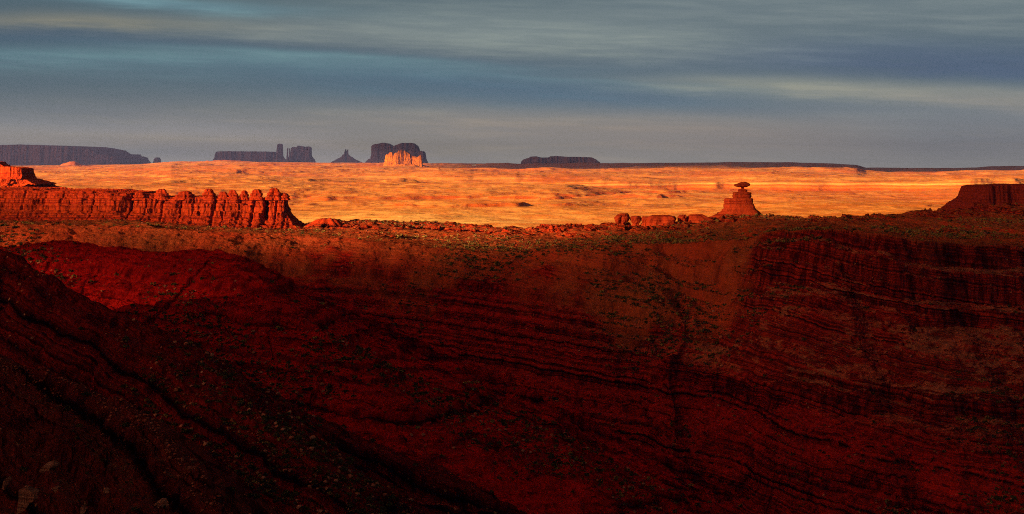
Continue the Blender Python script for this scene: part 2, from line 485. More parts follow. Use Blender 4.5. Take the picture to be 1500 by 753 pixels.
def mat_land(name, beds, soil, scrub, varnish=0.6, scrub_amt=0.5, pebbles=0.5, bed_scale=0.16, bump=1.0, use_attr=True, right_talus=False):
    """banded rock on the steep ground, soil with scrub and pale stones on the gentle ground"""
    m, g = new_mat(name)
    b = principled(g)
    geo = g.n('ShaderNodeNewGeometry')
    pos = geo.outputs['Position']
    px, py, pz = g.sep(pos)
    nz = g.sep(geo.outputs['True Normal'])[2]
    if use_attr:
        at_ = g.n('ShaderNodeAttribute', attribute_name='strata')
        h = at_.outputs['Fac']
    else:
        h = pz
    h = g.m('ADD', h, g.m('MULTIPLY', g.m('SUBTRACT', g.noise(pos, 0.03, 3), 0.5), 6.0))
    n1 = g.noise(None, bed_scale, 3.0, 0.65, '1D', h)
    rock = g.ramp(n1, beds)
    n2 = g.noise(pos, 0.35, 5, 0.65)
    rock = g.mix(g.rng(n2, 0.3, 0.75, 0.0, 0.55), rock, g.mix(1.0, rock, (0.5, 0.42, 0.42), 'MULTIPLY'))
    # desert varnish: dark streaks running down the cliffs
    st = g.noise(g.vec(g.m('MULTIPLY', px, 0.22), g.m('MULTIPLY', py, 0.22), g.m('MULTIPLY', pz, 0.02)), 1.0, 4, 0.7)
    steep = g.rng(nz, 0.45, 0.8, 1.0, 0.0)
    rock = g.mix(g.m('MULTIPLY', g.m('MULTIPLY', g.rng(st, 0.44, 0.56), steep), varnish), rock, g.mix(1.0, rock, (0.22, 0.2, 0.22), 'MULTIPLY'))
    so = g.mix(g.rng(g.noise(pos, 0.012, 5, 0.6), 0.35, 0.68), soil[0], soil[1])
    so = g.mix(g.rng(g.noise(pos, 0.5, 4, 0.7), 0.35, 0.7, 0, 0.5), so, g.mix(1.0, so, (0.45, 0.4, 0.4), 'MULTIPLY'))
    if right_talus:
        # the beds of the right hand side weather to a browner rubble
        f = g.m('MULTIPLY', g.rng(px, 20.0, 150.0), g.rng(g.noise(pos, 0.02, 4, 0.6), 0.3, 0.55, 0.35, 1.0))
        f = g.m('MULTIPLY', f, g.rng(h, -130.0, -108.0))
        so = g.mix(f, so, g.mix(g.rng(n2, 0.3, 0.7), (0.52, 0.105, 0.040), (0.26, 0.064, 0.025)))
        rock = g.mix(g.m('MULTIPLY', f, 0.7), rock, g.mix(1.0, rock, (0.85, 1.9, 1.8), 'MULTIPLY'))
    # grey green low scrub in drifts
    sc = g.m('MULTIPLY', g.rng(g.noise(pos, 0.55, 3, 0.7), 0.5, 0.62), g.rng(g.noise(pos, 0.018, 3, 0.6), 0.40, 0.62))
    so = g.mix(g.m('MULTIPLY', sc, scrub_amt), so, scrub)
    # thin dark partings between the beds
    thin = g.noise(None, 0.55, 2.0, 0.6, '1D', h)
    rock = g.mix(g.rng(thin, 0.52, 0.62, 0.0, 0.8), rock, g.mix(1.0, rock, (0.16, 0.14, 0.16), 'MULTIPLY'))
    mott = g.noise(pos, 0.13, 5, 0.7)
    so = g.mix(g.rng(mott, 0.44, 0.66, 0.0, 0.75), so, g.mix(1.0, so, (0.22, 0.2, 0.25), 'MULTIPLY'))
    rock = g.mix(g.rng(mott, 0.48, 0.68, 0.0, 0.6), rock, g.mix(1.0, rock, (0.25, 0.22, 0.25), 'MULTIPLY'))
    if right_talus:
        sca = g.n('ShaderNodeAttribute', attribute_name='scree')
        cover = g.mix(g.rng(g.noise(pos, 0.02, 5, 0.6), 0.35, 0.65), (0.40, 0.040, 0.010), (0.33, 0.06, 0.015))
        cover = g.mix(g.rng(mott, 0.45, 0.68, 0.0, 0.6), cover, g.mix(1.0, cover, (0.3, 0.28, 0.3), 'MULTIPLY'))
        so = g.mix(sca.outputs['Fac'], so, cover)
        rock = g.mix(g.m('MULTIPLY', sca.outputs['Fac'], 0.8), rock, cover)
    col = g.mix(g.rng(nz, 0.78, 0.92), rock, so)
    # loose pale stones
    v = g.voro(g.vm('MULTIPLY', pos, (1.0, 1.0, 1.0)), 0.33)
    vr = g.sep(v.outputs['Color'])
    peb = g.m('MULTIPLY', g.m('LESS_THAN', v.outputs['Distance'], g.m('MULTIPLY', vr[0], 0.26)), g.m('GREATER_THAN', vr[1], 0.55))
    peb = g.m('MULTIPLY', peb, g.rng(g.noise(pos, 0.02, 3, 0.6), 0.42, 0.6))
    col = g.mix(g.m('MULTIPLY', peb, pebbles), col, g.mix(vr[2], (0.50, 0.20, 0.10), (0.36, 0.08, 0.03)))
    g.put(b.inputs['Base Color'], col)
    bp = g.n('ShaderNodeBump')
    bp.inputs['Strength'].default_value = 0.9
    bp.inputs['Distance'].default_value = 2.6 * bump
    hgt = g.m('ADD', g.noise(pos, 0.45, 5, 0.65), g.m('MULTIPLY', g.noise(None, 0.5, 2.0, 0.6, '1D', h), 0.7))
    g.put(bp.inputs['Height'], hgt)
    g.t.links.new(bp.outputs[0], b.inputs['Normal'])
    return m


def mat_plain():
    m, g = new_mat("desert_plain")
    b = principled(g)
    geo = g.n('ShaderNodeNewGeometry')
    pos = geo.outputs['Position']
    px, py, pz = g.sep(pos)
    nz = g.sep(geo.outputs['True Normal'])[2]
    p2 = g.vec(px, py, g.m('MULTIPLY', pz, 6.0))
    big = g.noise(p2, 0.0011, 5, 0.6)
    med = g.noise(p2, 0.005, 6, 0.72)
    fine = g.noise(p2, 0.05, 5, 0.7)
    col = g.ramp(med, [(0.25, (0.34, 0.085, 0.02)), (0.38, (0.50, 0.15, 0.03)), (0.46, (0.40, 0.12, 0.03)), (0.53, (0.60, 0.25, 0.075)), (0.60, (0.46, 0.14, 0.03)), (0.75, (0.30, 0.085, 0.022))])
    red = g.rng(big, 0.5, 0.62)
    col = g.mix(g.m('MULTIPLY', red, 0.8), col, (0.47, 0.105, 0.018))
    # pale sand washes and cream ledges
    pale = g.rng(g.noise(g.vec(g.m('MULTIPLY', px, 0.002), g.m('MULTIPLY', py, 0.0016), g.m('MULTIPLY', pz, 0.07)), 1.0, 5, 0.65), 0.55, 0.68)
    col = g.mix(g.m('MULTIPLY', pale, 0.7), col, (0.66, 0.34, 0.125))
    hz = g.m('ADD', pz, g.m('ADD', g.m('MULTIPLY', g.m('SUBTRACT', med, 0.5), 12.0), g.m('MULTIPLY', g.m('SUBTRACT', big, 0.5), 22.0)))
    beds = g.ramp(g.rng(hz, -115.0, -45.0), [(0.0, (0.50, 0.22, 0.06)), (0.12, (0.52, 0.16, 0.03)), (0.25, (0.48, 0.085, 0.012)), (0.42, (0.46, 0.075, 0.010)), (0.50, (0.56, 0.15, 0.025)), (0.58, (0.44, 0.075, 0.011)), (0.66, (0.66, 0.32, 0.11)), (0.72, (0.50, 0.11, 0.02)), (0.80, (0.62, 0.26, 0.075)), (1.0, (0.46, 0.10, 0.02))])
    col = g.mix(g.rng(nz, 0.965, 0.996, 0.95, 0.0), col, beds)
    col = g.mix(1.0, col, (0.96, 0.90, 0.54), 'MULTIPLY')
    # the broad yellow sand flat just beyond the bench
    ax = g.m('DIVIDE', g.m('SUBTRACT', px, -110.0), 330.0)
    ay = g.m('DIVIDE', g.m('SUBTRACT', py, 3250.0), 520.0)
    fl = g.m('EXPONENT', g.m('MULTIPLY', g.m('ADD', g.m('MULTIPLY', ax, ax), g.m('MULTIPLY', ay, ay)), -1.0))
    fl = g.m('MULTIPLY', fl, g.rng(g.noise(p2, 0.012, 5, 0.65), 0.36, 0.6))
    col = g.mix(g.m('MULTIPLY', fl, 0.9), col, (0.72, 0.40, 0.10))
    # scrub
    scr = g.m('MULTIPLY', g.rng(g.noise(p2, 0.0026, 5, 0.65), 0.5, 0.64), g.rng(fine, 0.38, 0.6))
    col = g.mix(g.m('MULTIPLY', scr, 0.5), col, (0.20, 0.085, 0.022))
    col = g.mix(g.rng(fine, 0.35, 0.75, 0.0, 0.55), col, g.mix(1.0, col, (0.62, 0.52, 0.45), 'MULTIPLY'))
    bush = g.voro(pos, 0.07)
    bc = g.sep(bush.outputs['Color'])
    dot = g.m('MULTIPLY', g.m('LESS_THAN', bush.outputs['Distance'], 0.16), g.m('GREATER_THAN', bc[0], 0.5))
    col = g.mix(g.m('MULTIPLY', dot, 0.35), col, (0.09, 0.05, 0.018))
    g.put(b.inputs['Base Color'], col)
    bp = g.n('ShaderNodeBump')
    bp.inputs['Strength'].default_value = 0.7
    bp.inputs['Distance'].default_value = 5.0
    g.put(bp.inputs['Height'], g.noise(p2, 0.03, 5, 0.65))
    g.t.links.new(bp.outputs[0], b.inputs['Normal'])
    return m


def mat_rock(name, beds, varnish=0.6, bed_scale=0.25, streak=0.35, scale=1.0):
    """massive sandstone with bedding, joints and varnish streaks; scale stretches the pattern for large far formations"""
    m, g = new_mat(name)
    b = principled(g)
    geo = g.n('ShaderNodeNewGeometry')
    pos = g.vm('MULTIPLY', geo.outputs['Position'], (1 / scale,) * 3)
    px, py, pz = g.sep(pos)
    nz = g.sep(geo.outputs['True Normal'])[2]
    h = g.m('ADD', pz, g.m('MULTIPLY', g.m('SUBTRACT', g.noise(pos, 0.06, 3), 0.5), 4.0))
    rock = g.ramp(g.noise(None, bed_scale, 4.0, 0.7, '1D', h), beds)
    n2 = g.noise(pos, 0.5, 5, 0.7)
    rock = g.mix(g.rng(n2, 0.35, 0.7, 0.0, 0.6), rock, g.mix(1.0, rock, (0.5, 0.4, 0.4), 'MULTIPLY'))
    st = g.noise(g.vec(g.m('MULTIPLY', px, streak), g.m('MULTIPLY', py, streak), g.m('MULTIPLY', pz, 0.03)), 1.0, 4, 0.7)
    steep = g.rng(nz, 0.5, 0.8, 1.0, 0.0)
    rock = g.mix(g.m('MULTIPLY', g.m('MULTIPLY', g.rng(st, 0.5, 0.62), steep), varnish), rock, g.mix(1.0, rock, (0.25, 0.22, 0.25), 'MULTIPLY'))
    g.put(b.inputs['Base Color'], rock)
    bp = g.n('ShaderNodeBump')
    bp.inputs['Strength'].default_value = 0.9
    bp.inputs['Distance'].default_value = 1.2 * scale
    g.put(bp.inputs['Height'], g.m('ADD', g.noise(pos, 0.6, 5, 0.65), g.m('MULTIPLY', g.noise(None, 0.6, 3.0, 0.6, '1D', h), 0.9)))
    g.t.links.new(bp.outputs[0], b.inputs['Normal'])
    return m


def mat_simple(name, a, c, scale=1.0, rough=0.9):
    m, g = new_mat(name)
    b = principled(g, rough)
    geo = g.n('ShaderNodeNewGeometry')
    oi = g.n('ShaderNodeObjectInfo')
    f = g.m('ADD', g.m('MULTIPLY', g.noise(geo.outputs['Position'], scale, 4, 0.65), 0.7), g.m('MULTIPLY', oi.outputs['Random'], 0.3))
    g.put(b.inputs['Base Color'], g.mix(g.rng(f, 0.3, 0.75), a, c))
    return m


RED_BEDS = [(0.28, (0.04, 0.004, 0.003)), (0.40, (0.24, 0.008, 0.004)), (0.47, (0.46, 0.014, 0.005)), (0.53, (0.10, 0.005, 0.003)), (0.60, (0.42, 0.015, 0.006)), (0.68, (0.24, 0.010, 0.005)), (0.78, (0.05, 0.004, 0.003))]
WALL_BEDS = [(0.28, (0.16, 0.02, 0.008)), (0.42, (0.38, 0.024, 0.005)), (0.52, (0.45, 0.048, 0.008)), (0.60, (0.22, 0.014, 0.004)), (0.70, (0.40, 0.030, 0.006)), (0.82, (0.24, 0.03, 0.01))]
M_CANYON = mat_land("red_canyon_rock", RED_BEDS, ((0.48, 0.010, 0.004), (0.37, 0.011, 0.005)), (0.075, 0.045, 0.015), 0.9, 0.4, 0.6, right_talus=True)
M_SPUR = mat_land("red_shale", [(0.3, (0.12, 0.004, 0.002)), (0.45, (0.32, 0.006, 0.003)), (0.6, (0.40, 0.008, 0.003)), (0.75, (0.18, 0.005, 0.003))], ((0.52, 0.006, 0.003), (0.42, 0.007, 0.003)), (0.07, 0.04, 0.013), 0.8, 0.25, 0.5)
M_DARK = mat_land("shade_darkened_rock", [(0.3, (0.02, 0.003, 0.003)), (0.45, (0.10, 0.006, 0.004)), (0.6, (0.24, 0.011, 0.006)), (0.75, (0.04, 0.003, 0.003))], ((0.16, 0.008, 0.005), (0.09, 0.007, 0.005)), (0.07, 0.045, 0.018), 0.9, 0.4, 0.7)  # colours darkened so the spur reads as lying in shade
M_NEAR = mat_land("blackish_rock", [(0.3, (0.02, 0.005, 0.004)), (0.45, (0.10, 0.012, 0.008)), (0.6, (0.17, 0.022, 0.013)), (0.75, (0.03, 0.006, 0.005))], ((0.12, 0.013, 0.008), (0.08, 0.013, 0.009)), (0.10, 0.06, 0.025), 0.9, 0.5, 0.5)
M_BENCH = mat_land("bench_soil", WALL_BEDS, ((0.40, 0.055, 0.013), (0.36, 0.075, 0.018)), (0.15, 0.085, 0.018), 0.6, 0.85, 0.7)
M_PLAIN = mat_plain()
M_WALL = mat_rock("red_sandstone", WALL_BEDS, 0.65)
M_HAT = mat_rock("hat_sandstone", [(0.3, (0.20, 0.018, 0.006)), (0.45, (0.42, 0.04, 0.009)), (0.6, (0.46, 0.055, 0.012)), (0.75, (0.22, 0.02, 0.007))], 0.5)
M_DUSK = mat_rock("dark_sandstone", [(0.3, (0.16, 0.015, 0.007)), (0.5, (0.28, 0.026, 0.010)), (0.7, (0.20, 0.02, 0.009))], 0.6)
M_FAR = mat_rock("far_sandstone", [(0.3, (0.14, 0.06, 0.06)), (0.5, (0.26, 0.11, 0.10)), (0.7, (0.18, 0.075, 0.07))], 0.5, scale=14.0)  # mauve of the distance haze mixed into the base colour
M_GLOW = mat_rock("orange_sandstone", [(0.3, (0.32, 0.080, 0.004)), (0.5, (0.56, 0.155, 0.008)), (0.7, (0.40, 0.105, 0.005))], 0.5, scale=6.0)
M_SHRUB = mat_simple("shrub_leaves", (0.026, 0.018, 0.007), (0.07, 0.05, 0.016), 0.8)
M_SAGE = mat_simple("sage_leaves", (0.13, 0.075, 0.017), (0.24, 0.14, 0.035), 0.8)
M_STONE = mat_simple("pale_stone", (0.20, 0.04, 0.018), (0.36, 0.12, 0.06), 0.5)
M_REDSTONE = mat_simple("red_stone", (0.20, 0.02, 0.009), (0.40, 0.05, 0.015), 0.5)


# ------------------------------------------------------------------ object helpers
def link(name, me, parent=None):
    o = bpy.data.objects.new(name, me)
    COL.objects.link(o)
    if parent:
        o.parent = parent
    return o


def tag(o, label=None, cat=None, group=None, kind=None):
    for k, v in (('label', label), ('category', cat), ('group', group), ('kind', kind)):
        if v:
            o[k] = v
    return o


def mesh_np(name, verts, faces, mat, smooth=True, attrs=None):
    """faces: (n,4) or (n,3) int array"""
    me = bpy.data.meshes.new(name)
    n, k = faces.shape
    me.vertices.add(len(verts))
    me.vertices.foreach_set('co', np.ascontiguousarray(verts, dtype=np.float32).ravel())
    me.loops.add(n * k)
    me.loops.foreach_set('vertex_index', np.ascontiguousarray(faces, dtype=np.int32).ravel())
    me.polygons.add(n)
    me.polygons.foreach_set('loop_start', np.arange(0, n * k, k, dtype=np.int32))
    me.polygons.foreach_set('use_smooth', np.full(n, smooth, dtype=bool))
    for an, arr in (attrs or {}).items():
        a = me.attributes.new(an, 'FLOAT', 'POINT')
        a.data.foreach_set('value', np.ascontiguousarray(arr, dtype=np.float32))
    me.update(calc_edges=True)
    me.materials.append(mat)
    return me


def grid_faces(nr, nc):
    i = np.arange(nr * nc).reshape(nr, nc)
    return np.stack([i[:-1, :-1], i[:-1, 1:], i[1:, 1:], i[1:, :-1]], -1).reshape(-1, 4)


def submesh(name, V, F, keep, mat, attrs):
    f = F[keep]
    used = np.unique(f)
    remap = np.full(len(V), -1, dtype=np.int64)
    remap[used] = np.arange(len(used))
    return mesh_np(name, V[used], remap[f], mat, True, {k: a[used] for k, a in attrs.items()})


# ------------------------------------------------------------------ the ground
def steps(a, b, d):
    return np.arange(a, b, d)


rows = np.concatenate([steps(300, 500, 6.0), steps(500, 1000, 2.6), steps(1000, 1780, 1.25), steps(1780, 2400, 1.9), np.exp(np.linspace(math.log(2400), math.log(24000), 520)), np.linspace(24500, 35000, 14)])
ucols = np.linspace(-190, 1690, 1180)
UU, DD = np.meshgrid(ucols, rows)
GX = (UU - 750) * K * DD
GY = DD
GZ, GOWN, GSTR = land(GX, GY)
GSCR = LAST['scree']
# which ground the camera can see
GPY = 238 - GZ / (GY * K)
cm = np.minimum.accumulate(GPY, axis=0)
GVIS = GPY <= cm + 0.35
V = np.stack([GX, GY, GZ], -1).reshape(-1, 3)
F = grid_faces(*GX.shape)
fo = GOWN[:-1, :-1].reshape(-1)
strata = GSTR.reshape(-1)
for oid, (nm, mt, lab, cat) in {
    0: ("desert_plain", M_PLAIN, "sunlit orange desert plain reaching to the horizon", "plain"),
    1: ("bench_terrain", M_BENCH, "red scrub covered bench between canyon rim and sunlit plain", "terrain"),
    2: ("canyon_terrain", M_CANYON, "shaded dark red canyon wall with banded ledges falling to the right", "terrain"),
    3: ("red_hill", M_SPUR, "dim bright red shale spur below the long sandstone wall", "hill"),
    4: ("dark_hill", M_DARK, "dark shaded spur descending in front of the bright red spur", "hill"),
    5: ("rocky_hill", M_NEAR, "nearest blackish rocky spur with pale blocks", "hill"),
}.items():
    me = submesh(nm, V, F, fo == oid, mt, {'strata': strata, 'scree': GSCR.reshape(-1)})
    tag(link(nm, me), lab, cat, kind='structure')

# the rim the photograph is taken from, and the land behind and beside it
bx = np.linspace(-9000, 9000, 90)
by = np.concatenate([np.linspace(-9000, -40, 60), np.array([-15, 4, 9, 14, 40, 120, 220, 300])])
BX, BY = np.meshgrid(bx, by)
BZ = np.where(BY < 7, -2.2 - 0.02 * np.abs(BY) + 8 * fbm(BX / 900, BY / 900, 3, 5) * sst(-60, -800, BY), -2 - 330 * sst(6, 260, BY) ** 0.5)
link_me = mesh_np("rim_terrain", np.stack([BX, BY, BZ], -1).reshape(-1, 3), grid_faces(*BX.shape), M_BENCH, True, {'strata': BZ.ravel()})
tag(link("rim_terrain", link_me), "red canyon rim on which the viewer stands", "terrain", kind='structure')


def ground_z(x, y):
    z, _, _ = land(np.array([float(x)]), np.array([float(y)]))
    return float(z[0])


# ------------------------------------------------------------------ rock builders
def mass(x0, x1, y0, y1, res, hfun, mat, name, parent=None, jag=0.0, seed=0, resy=None):
    """a block of country rock as a fine height sheet with a closed skirt; hfun(X, Y) -> z"""
    nx = max(8, int((x1 - x0) / res))
    ny = max(8, int((y1 - y0) / (resy or res)))
    X, Y = np.meshgrid(np.linspace(x0, x1, nx), np.linspace(y0, y1, ny))
    Z = hfun(X, Y)
    if jag:
        X = X + jag * fbm(X / (jag * 6) + Z / (jag * 3), Z / (jag * 2.2), 3, seed + 1)
        Y = Y + jag * fbm(X / (jag * 5), Z / (jag * 1.6) + 7, 3, seed + 2)
    v = np.stack([X, Y, Z], -1).reshape(-1, 3)
    me = mesh_np(name, v, grid_faces(ny, nx), mat)
    return link(name, me, parent)


def stack(name, centre, levels, mat, parent=None, seed=0, nseg=72, sub=5, rough=0.12, squash=0.7, rot=0.0):
    """a weathered rock from stacked rings: levels are (height, half width, x shift); closed top and bottom"""
    rs = np.random.RandomState(seed)
    L = np.array(levels, dtype=float)
    n = (len(L) - 1) * sub + 1
    t = np.linspace(0, len(L) - 1, n)
    hz = np.interp(t, range(len(L)), L[:, 0])
    rw = np.interp(t, range(len(L)), L[:, 1])
    xs = np.interp(t, range(len(L)), L[:, 2])
    th = np.linspace(0, 2 * math.pi, nseg, endpoint=False)
    R = max(L[:, 1])
    T, H = np.meshgrid(th, hz)
    rr = rw[:, None] * (1 + rough * fbm(np.cos(T) * 1.6 + seed, np.sin(T) * 1.6 + H / (R * 1.5), 3, seed) + rough * 0.6 * fbm(np.cos(T) * 3 + seed, np.sin(T) * 3 + H * 2.2 / R, 3, seed + 5))
    # squarish plan
    p = 1.0 / np.maximum(np.abs(np.cos(T + rot)), np.abs(np.sin(T + rot)))
    rr = rr * (1 + 0.45 * (np.minimum(p, 1.3) - 1))
    x = centre[0] + xs[:, None] + rr * np.cos(T)
    y = centre[1] + rr * np.sin(T) * squash
    z = centre[2] + H + 0.03 * R * fbm(np.cos(T) * 2 + seed, np.sin(T) * 2, 2, seed + 8)
    v = np.stack([x, y, z], -1).reshape(-1, 3)
    idx = np.arange(n * nseg).reshape(n, nseg)
    nx = np.roll(idx, -1, axis=1)
    f = np.stack([idx[:-1], nx[:-1], nx[1:], idx[1:]], -1).reshape(-1, 4)
    me = bpy.data.meshes.new(name)
    faces = [tuple(q) for q in f.tolist()] + [tuple(idx[-1].tolist()), tuple(idx[0][::-1].tolist())]
    me.from_pydata(v.tolist(), [], faces)
    for p_ in me.polygons:
        p_.use_smooth = True
    me.polygons[len(faces) - 1].use_smooth = False
    me.polygons[len(faces) - 2].use_smooth = False
    me.materials.append(mat)
    return link(name, me, parent)


def empty(name, loc):
    o = bpy.data.objects.new(name, None)
    COL.objects.link(o)
    o.location = loc
    return o


def adopt(part, root):
    """part built in world coordinates, hung under root"""
    part.parent = root
    part.matrix_parent_inverse = root.matrix_basis.inverted()
    return part


# ------------------------------------------------------------------ the long sandstone wall
DW = 2150.0
PXM = K * DW


def wall_x(px):
    return (px - 750) * PXM


CLEFTS = [(33, 2, 5), (64, 2.2, 6), (90, 1.5, 4), (136, 1.6, 5), (157, 1.4, 4), (171, 2, 7), (214, 1.4, 4), (239, 2.0, 6), (266, 1.6, 7), (284, 1.2, 4), (314, 1.8, 7), (329, 1.2, 4), (351, 1.2, 6), (371, 2.0, 16), (389, 2.6, 20), (404, 1.4, 6), (418, 1.2, 5)]


def wall_h(px0, px1, left):
    def h(X, Y):
        px = 750 + X / PXM
        front = 2150 + 9 * fbm(X / 60, X * 0 + 4, 3, 201) - 0.012 * (X + 640) * (0 if left else 1)
        flute = 0.45 if left else 0.85
        for i, (c, w, dp) in enumerate(CLEFTS):
            dp = dp * flute
            front = front + (0.35 + 0.65 * abs(math.sin(i * 2.3 + 1))) * dp * np.exp(-((px + 1.2 * fbm(Y / 6, Y * 0 + i, 2, 219) - c) / w) ** 2)
        front = front + flute * 1.6 * np.abs(fbm(X / 5.0, Y / 30, 2, 205))
        p = Y - front + 2.0 * fbm(X / 14, Y / 14, 3, 203)

        def tier(k, start, run):
            off = flute * 1.8 * cell(X / (5.0 + 2.1 * k) + 0.6 * fbm(X / 9, X * 0, 2, 213 + k), X * 0 + k, 215 + k) + flute * 2.2 * fbm(X / 11, X * 0 + 3.0 * k, 3, 217 + k) + 2.0 * fbm(X / 45, X * 0 + 3.0 * k, 2, 231 + k)
            return np.clip((p - start + off) / run, 0, 1)
        top = (238 - ip(px, [(-200, 275), (0, 278), (110, 279), (150, 281), (185, 283), (196, 284), (215, 286), (245, 289), (430, 289), (440, 291)])) * K * DW
        base = (238 - ip(px, [(-200, 318), (0, 319), (190, 322), (300, 331), (420, 334), (460, 333)])) * K * (DW - 25)
        Ht = top - base
        fr = ip(p, [(-60, -0.22), (-24, -0.02), (-13, 0.11), (-12, 0.16), (-5, 0.22), (-4, 0.27), (3, 0.31), (400, 0.31)]) + 0.17 * tier(0, 2, 1.6) + 0.06 * tier(1, 4, 6) + 0.16 * tier(2, 8, 1.4) + 0.06 * tier(3, 10, 6) + 0.12 * tier(4, 14, 1.4) + 0.07 * tier(5, 18, 3) + 0.05 * np.clip((p - 18) / 14, 0, 1)
        z = base + Ht * fr
        if not left:
            # right hand end breaks down to a rubble apron
            e = px - 415 + 1.2 * fbm(Y / 8, Y * 0, 2, 207)
            f2 = ip(e, [(-40, 1.0), (-8, 1.0), (-1, 0.97), (1, 0.72), (2.0, 0.52), (6, 0.36), (14, 0.16), (24, 0.0), (60, -0.5)])
            z = np.minimum(z, base + Ht * f2)
            z = np.minimum(z, base + Ht * ip(Y - front, [(0, 2), (44, 1.1), (54, 0.6), (90, -0.2)]))
            z = np.where(px < 197, np.minimum(z, base + Ht * ip(px, [(180, -0.3), (191.0, -0.2), (193.5, 0.55), (195.5, 0.95), (198, 1.1)])), z)
        else:
            z = np.where(px > 184, np.minimum(z, base + Ht * ip(px, [(184, 1.1), (187, 0.9), (189.0, 0.4), (190.5, -0.3)])), z)
        ez = z + 0.8 * fbm(X / 6, Y / 6, 3, 209)
        bd = 2.7 + 0.0 * X
        ez = ez + 1.2 * fbm(X / 40, X * 0 + 2, 2, 214)
        tq = np.floor(ez / bd) + np.clip(((ez / bd) % 1.0) * 2.2 - 0.6, 0, 1)
        return z * 0.3 + tq * bd * 0.7 + 0.5 * fbm(X / 3.0, Y / 3.0, 3, 211)
    return h


root = empty("rock_wall", at(60, 320, DW - 10))
tag(root, "long level red sandstone wall left of the dark cleft", "rock wall")
adopt(mass(wall_x(-190), wall_x(191), 2095, 2330, 0.75, wall_h(-190, 191, True), M_WALL, "cliff", jag=0.9, seed=220), root)
root = empty("rock_fin", at(310, 332, DW - 10))
tag(root, "notched red sandstone fin crowned with knobs, right of the dark cleft", "rock fin")
adopt(mass(wall_x(190), wall_x(462), 2085, 2225, 0.6, wall_h(190, 462, False), M_WALL, "cliff", jag=0.9, seed=230), root)
for i, (px, w, yt) in enumerate([(205, 11, 281.5), (237, 12, 277), (271, 15, 280), (306, 11, 276.5), (327, 9, 281), (341, 9, 278.5), (358, 8, 279), (376, 11, 277.5), (402, 12, 275.5), (416, 9, 283)]):
    d = DW + 16
    s = K * d
    zb = (238 - 293) * s
    H = (293 - yt) * s
    W = w * s
    o = stack("knob", ((px - 750) * s, d, zb), [(0, W * 1.0, 0), (H * 0.22, W * 0.92, 0), (H * 0.3, W * 0.72, 0), (H * 0.42, W * 0.84, 0.1), (H * 0.58, W * 0.86, 0), (H * 0.68, W * 0.6, 0.2), (H * 0.86, W * 0.58, 0), (H * 1.0, W * 0.3, 0)], M_WALL, seed=300 + i, squash=1.1, rough=0.16)
    adopt(o, root)


# ------------------------------------------------------------------ the balanced hat rock
def px_stack(name, d, rows_, mat, root, seed, **kw):
    """rows_: (photo y, photo x left, photo x right) from bottom to top, at distance d"""
    s = K * d
    y0 = rows_[0][0]
    c0 = (rows_[0][1] + rows_[0][2]) / 2
    lv = [((y0 - y) * s, (b - a) / 2 * s, ((a + b) / 2 - c0) * s) for (y, a, b) in rows_]
    o = stack(name, ((c0 - 750) * s, d, (238 - y0) * s), lv, mat, seed=seed, **kw)
    return adopt(o, root) if root else o


DH = 2260.0
root = empty("hat_rock", at(1083, 320, DH))
tag(root, "balanced rock with wide flat sombrero cap on a stepped red pedestal", "balanced rock")
px_stack("talus_base", DH, [(326, 1022, 1126), (319.5, 1032, 1121), (315, 1043, 1118), (312, 1050, 1116), (309, 1054.5, 1113), (308.4, 1057, 1110.5), (305, 1058.5, 1108), (304, 1060, 1106.5), (303.6, 1066, 1104)], M_HAT, root, 401, rough=0.05)
px_stack("lower_tier", DH, [(307, 1062, 1105.5), (303, 1060.5, 1106), (298.6, 1060.5, 1104.5), (298, 1062.5, 1102.5), (297.4, 1061.5, 1103.5), (292.6, 1061, 1103.5), (291.2, 1062, 1103), (290.4, 1064, 1102.5), (290.2, 1075, 1099)], M_HAT, root, 402, rough=0.05)
px_stack("upper_tier", DH, [(291, 1074, 1099), (288, 1072.5, 1100.5), (286, 1072.5, 1100.5), (285.5, 1074, 1099), (285, 1073, 1100), (283, 1073, 1100.5), (281.6, 1074.5, 1099.5), (281.2, 1081, 1094.5), (278, 1080.6, 1094.4), (277, 1082.5, 1092.5), (276.8, 1085, 1091)], M_HAT, root, 403, rough=0.05)
px_stack("neck", DH, [(278, 1084.5, 1091.5), (275.8, 1085.6, 1090), (274.2, 1085.2, 1090.5), (272.6, 1083, 1092), (272, 1082, 1093)], M_HAT, root, 404, rough=0.05)
px_stack("cap_rock", DH, [(274.2, 1082, 1093), (273.2, 1078, 1095.5), (271.8, 1075.6, 1098.4), (270.0, 1076, 1099), (269.0, 1080, 1098.4), (267.8, 1083, 1097), (266.6, 1086, 1093.5)], M_HAT, root, 405, rough=0.07)

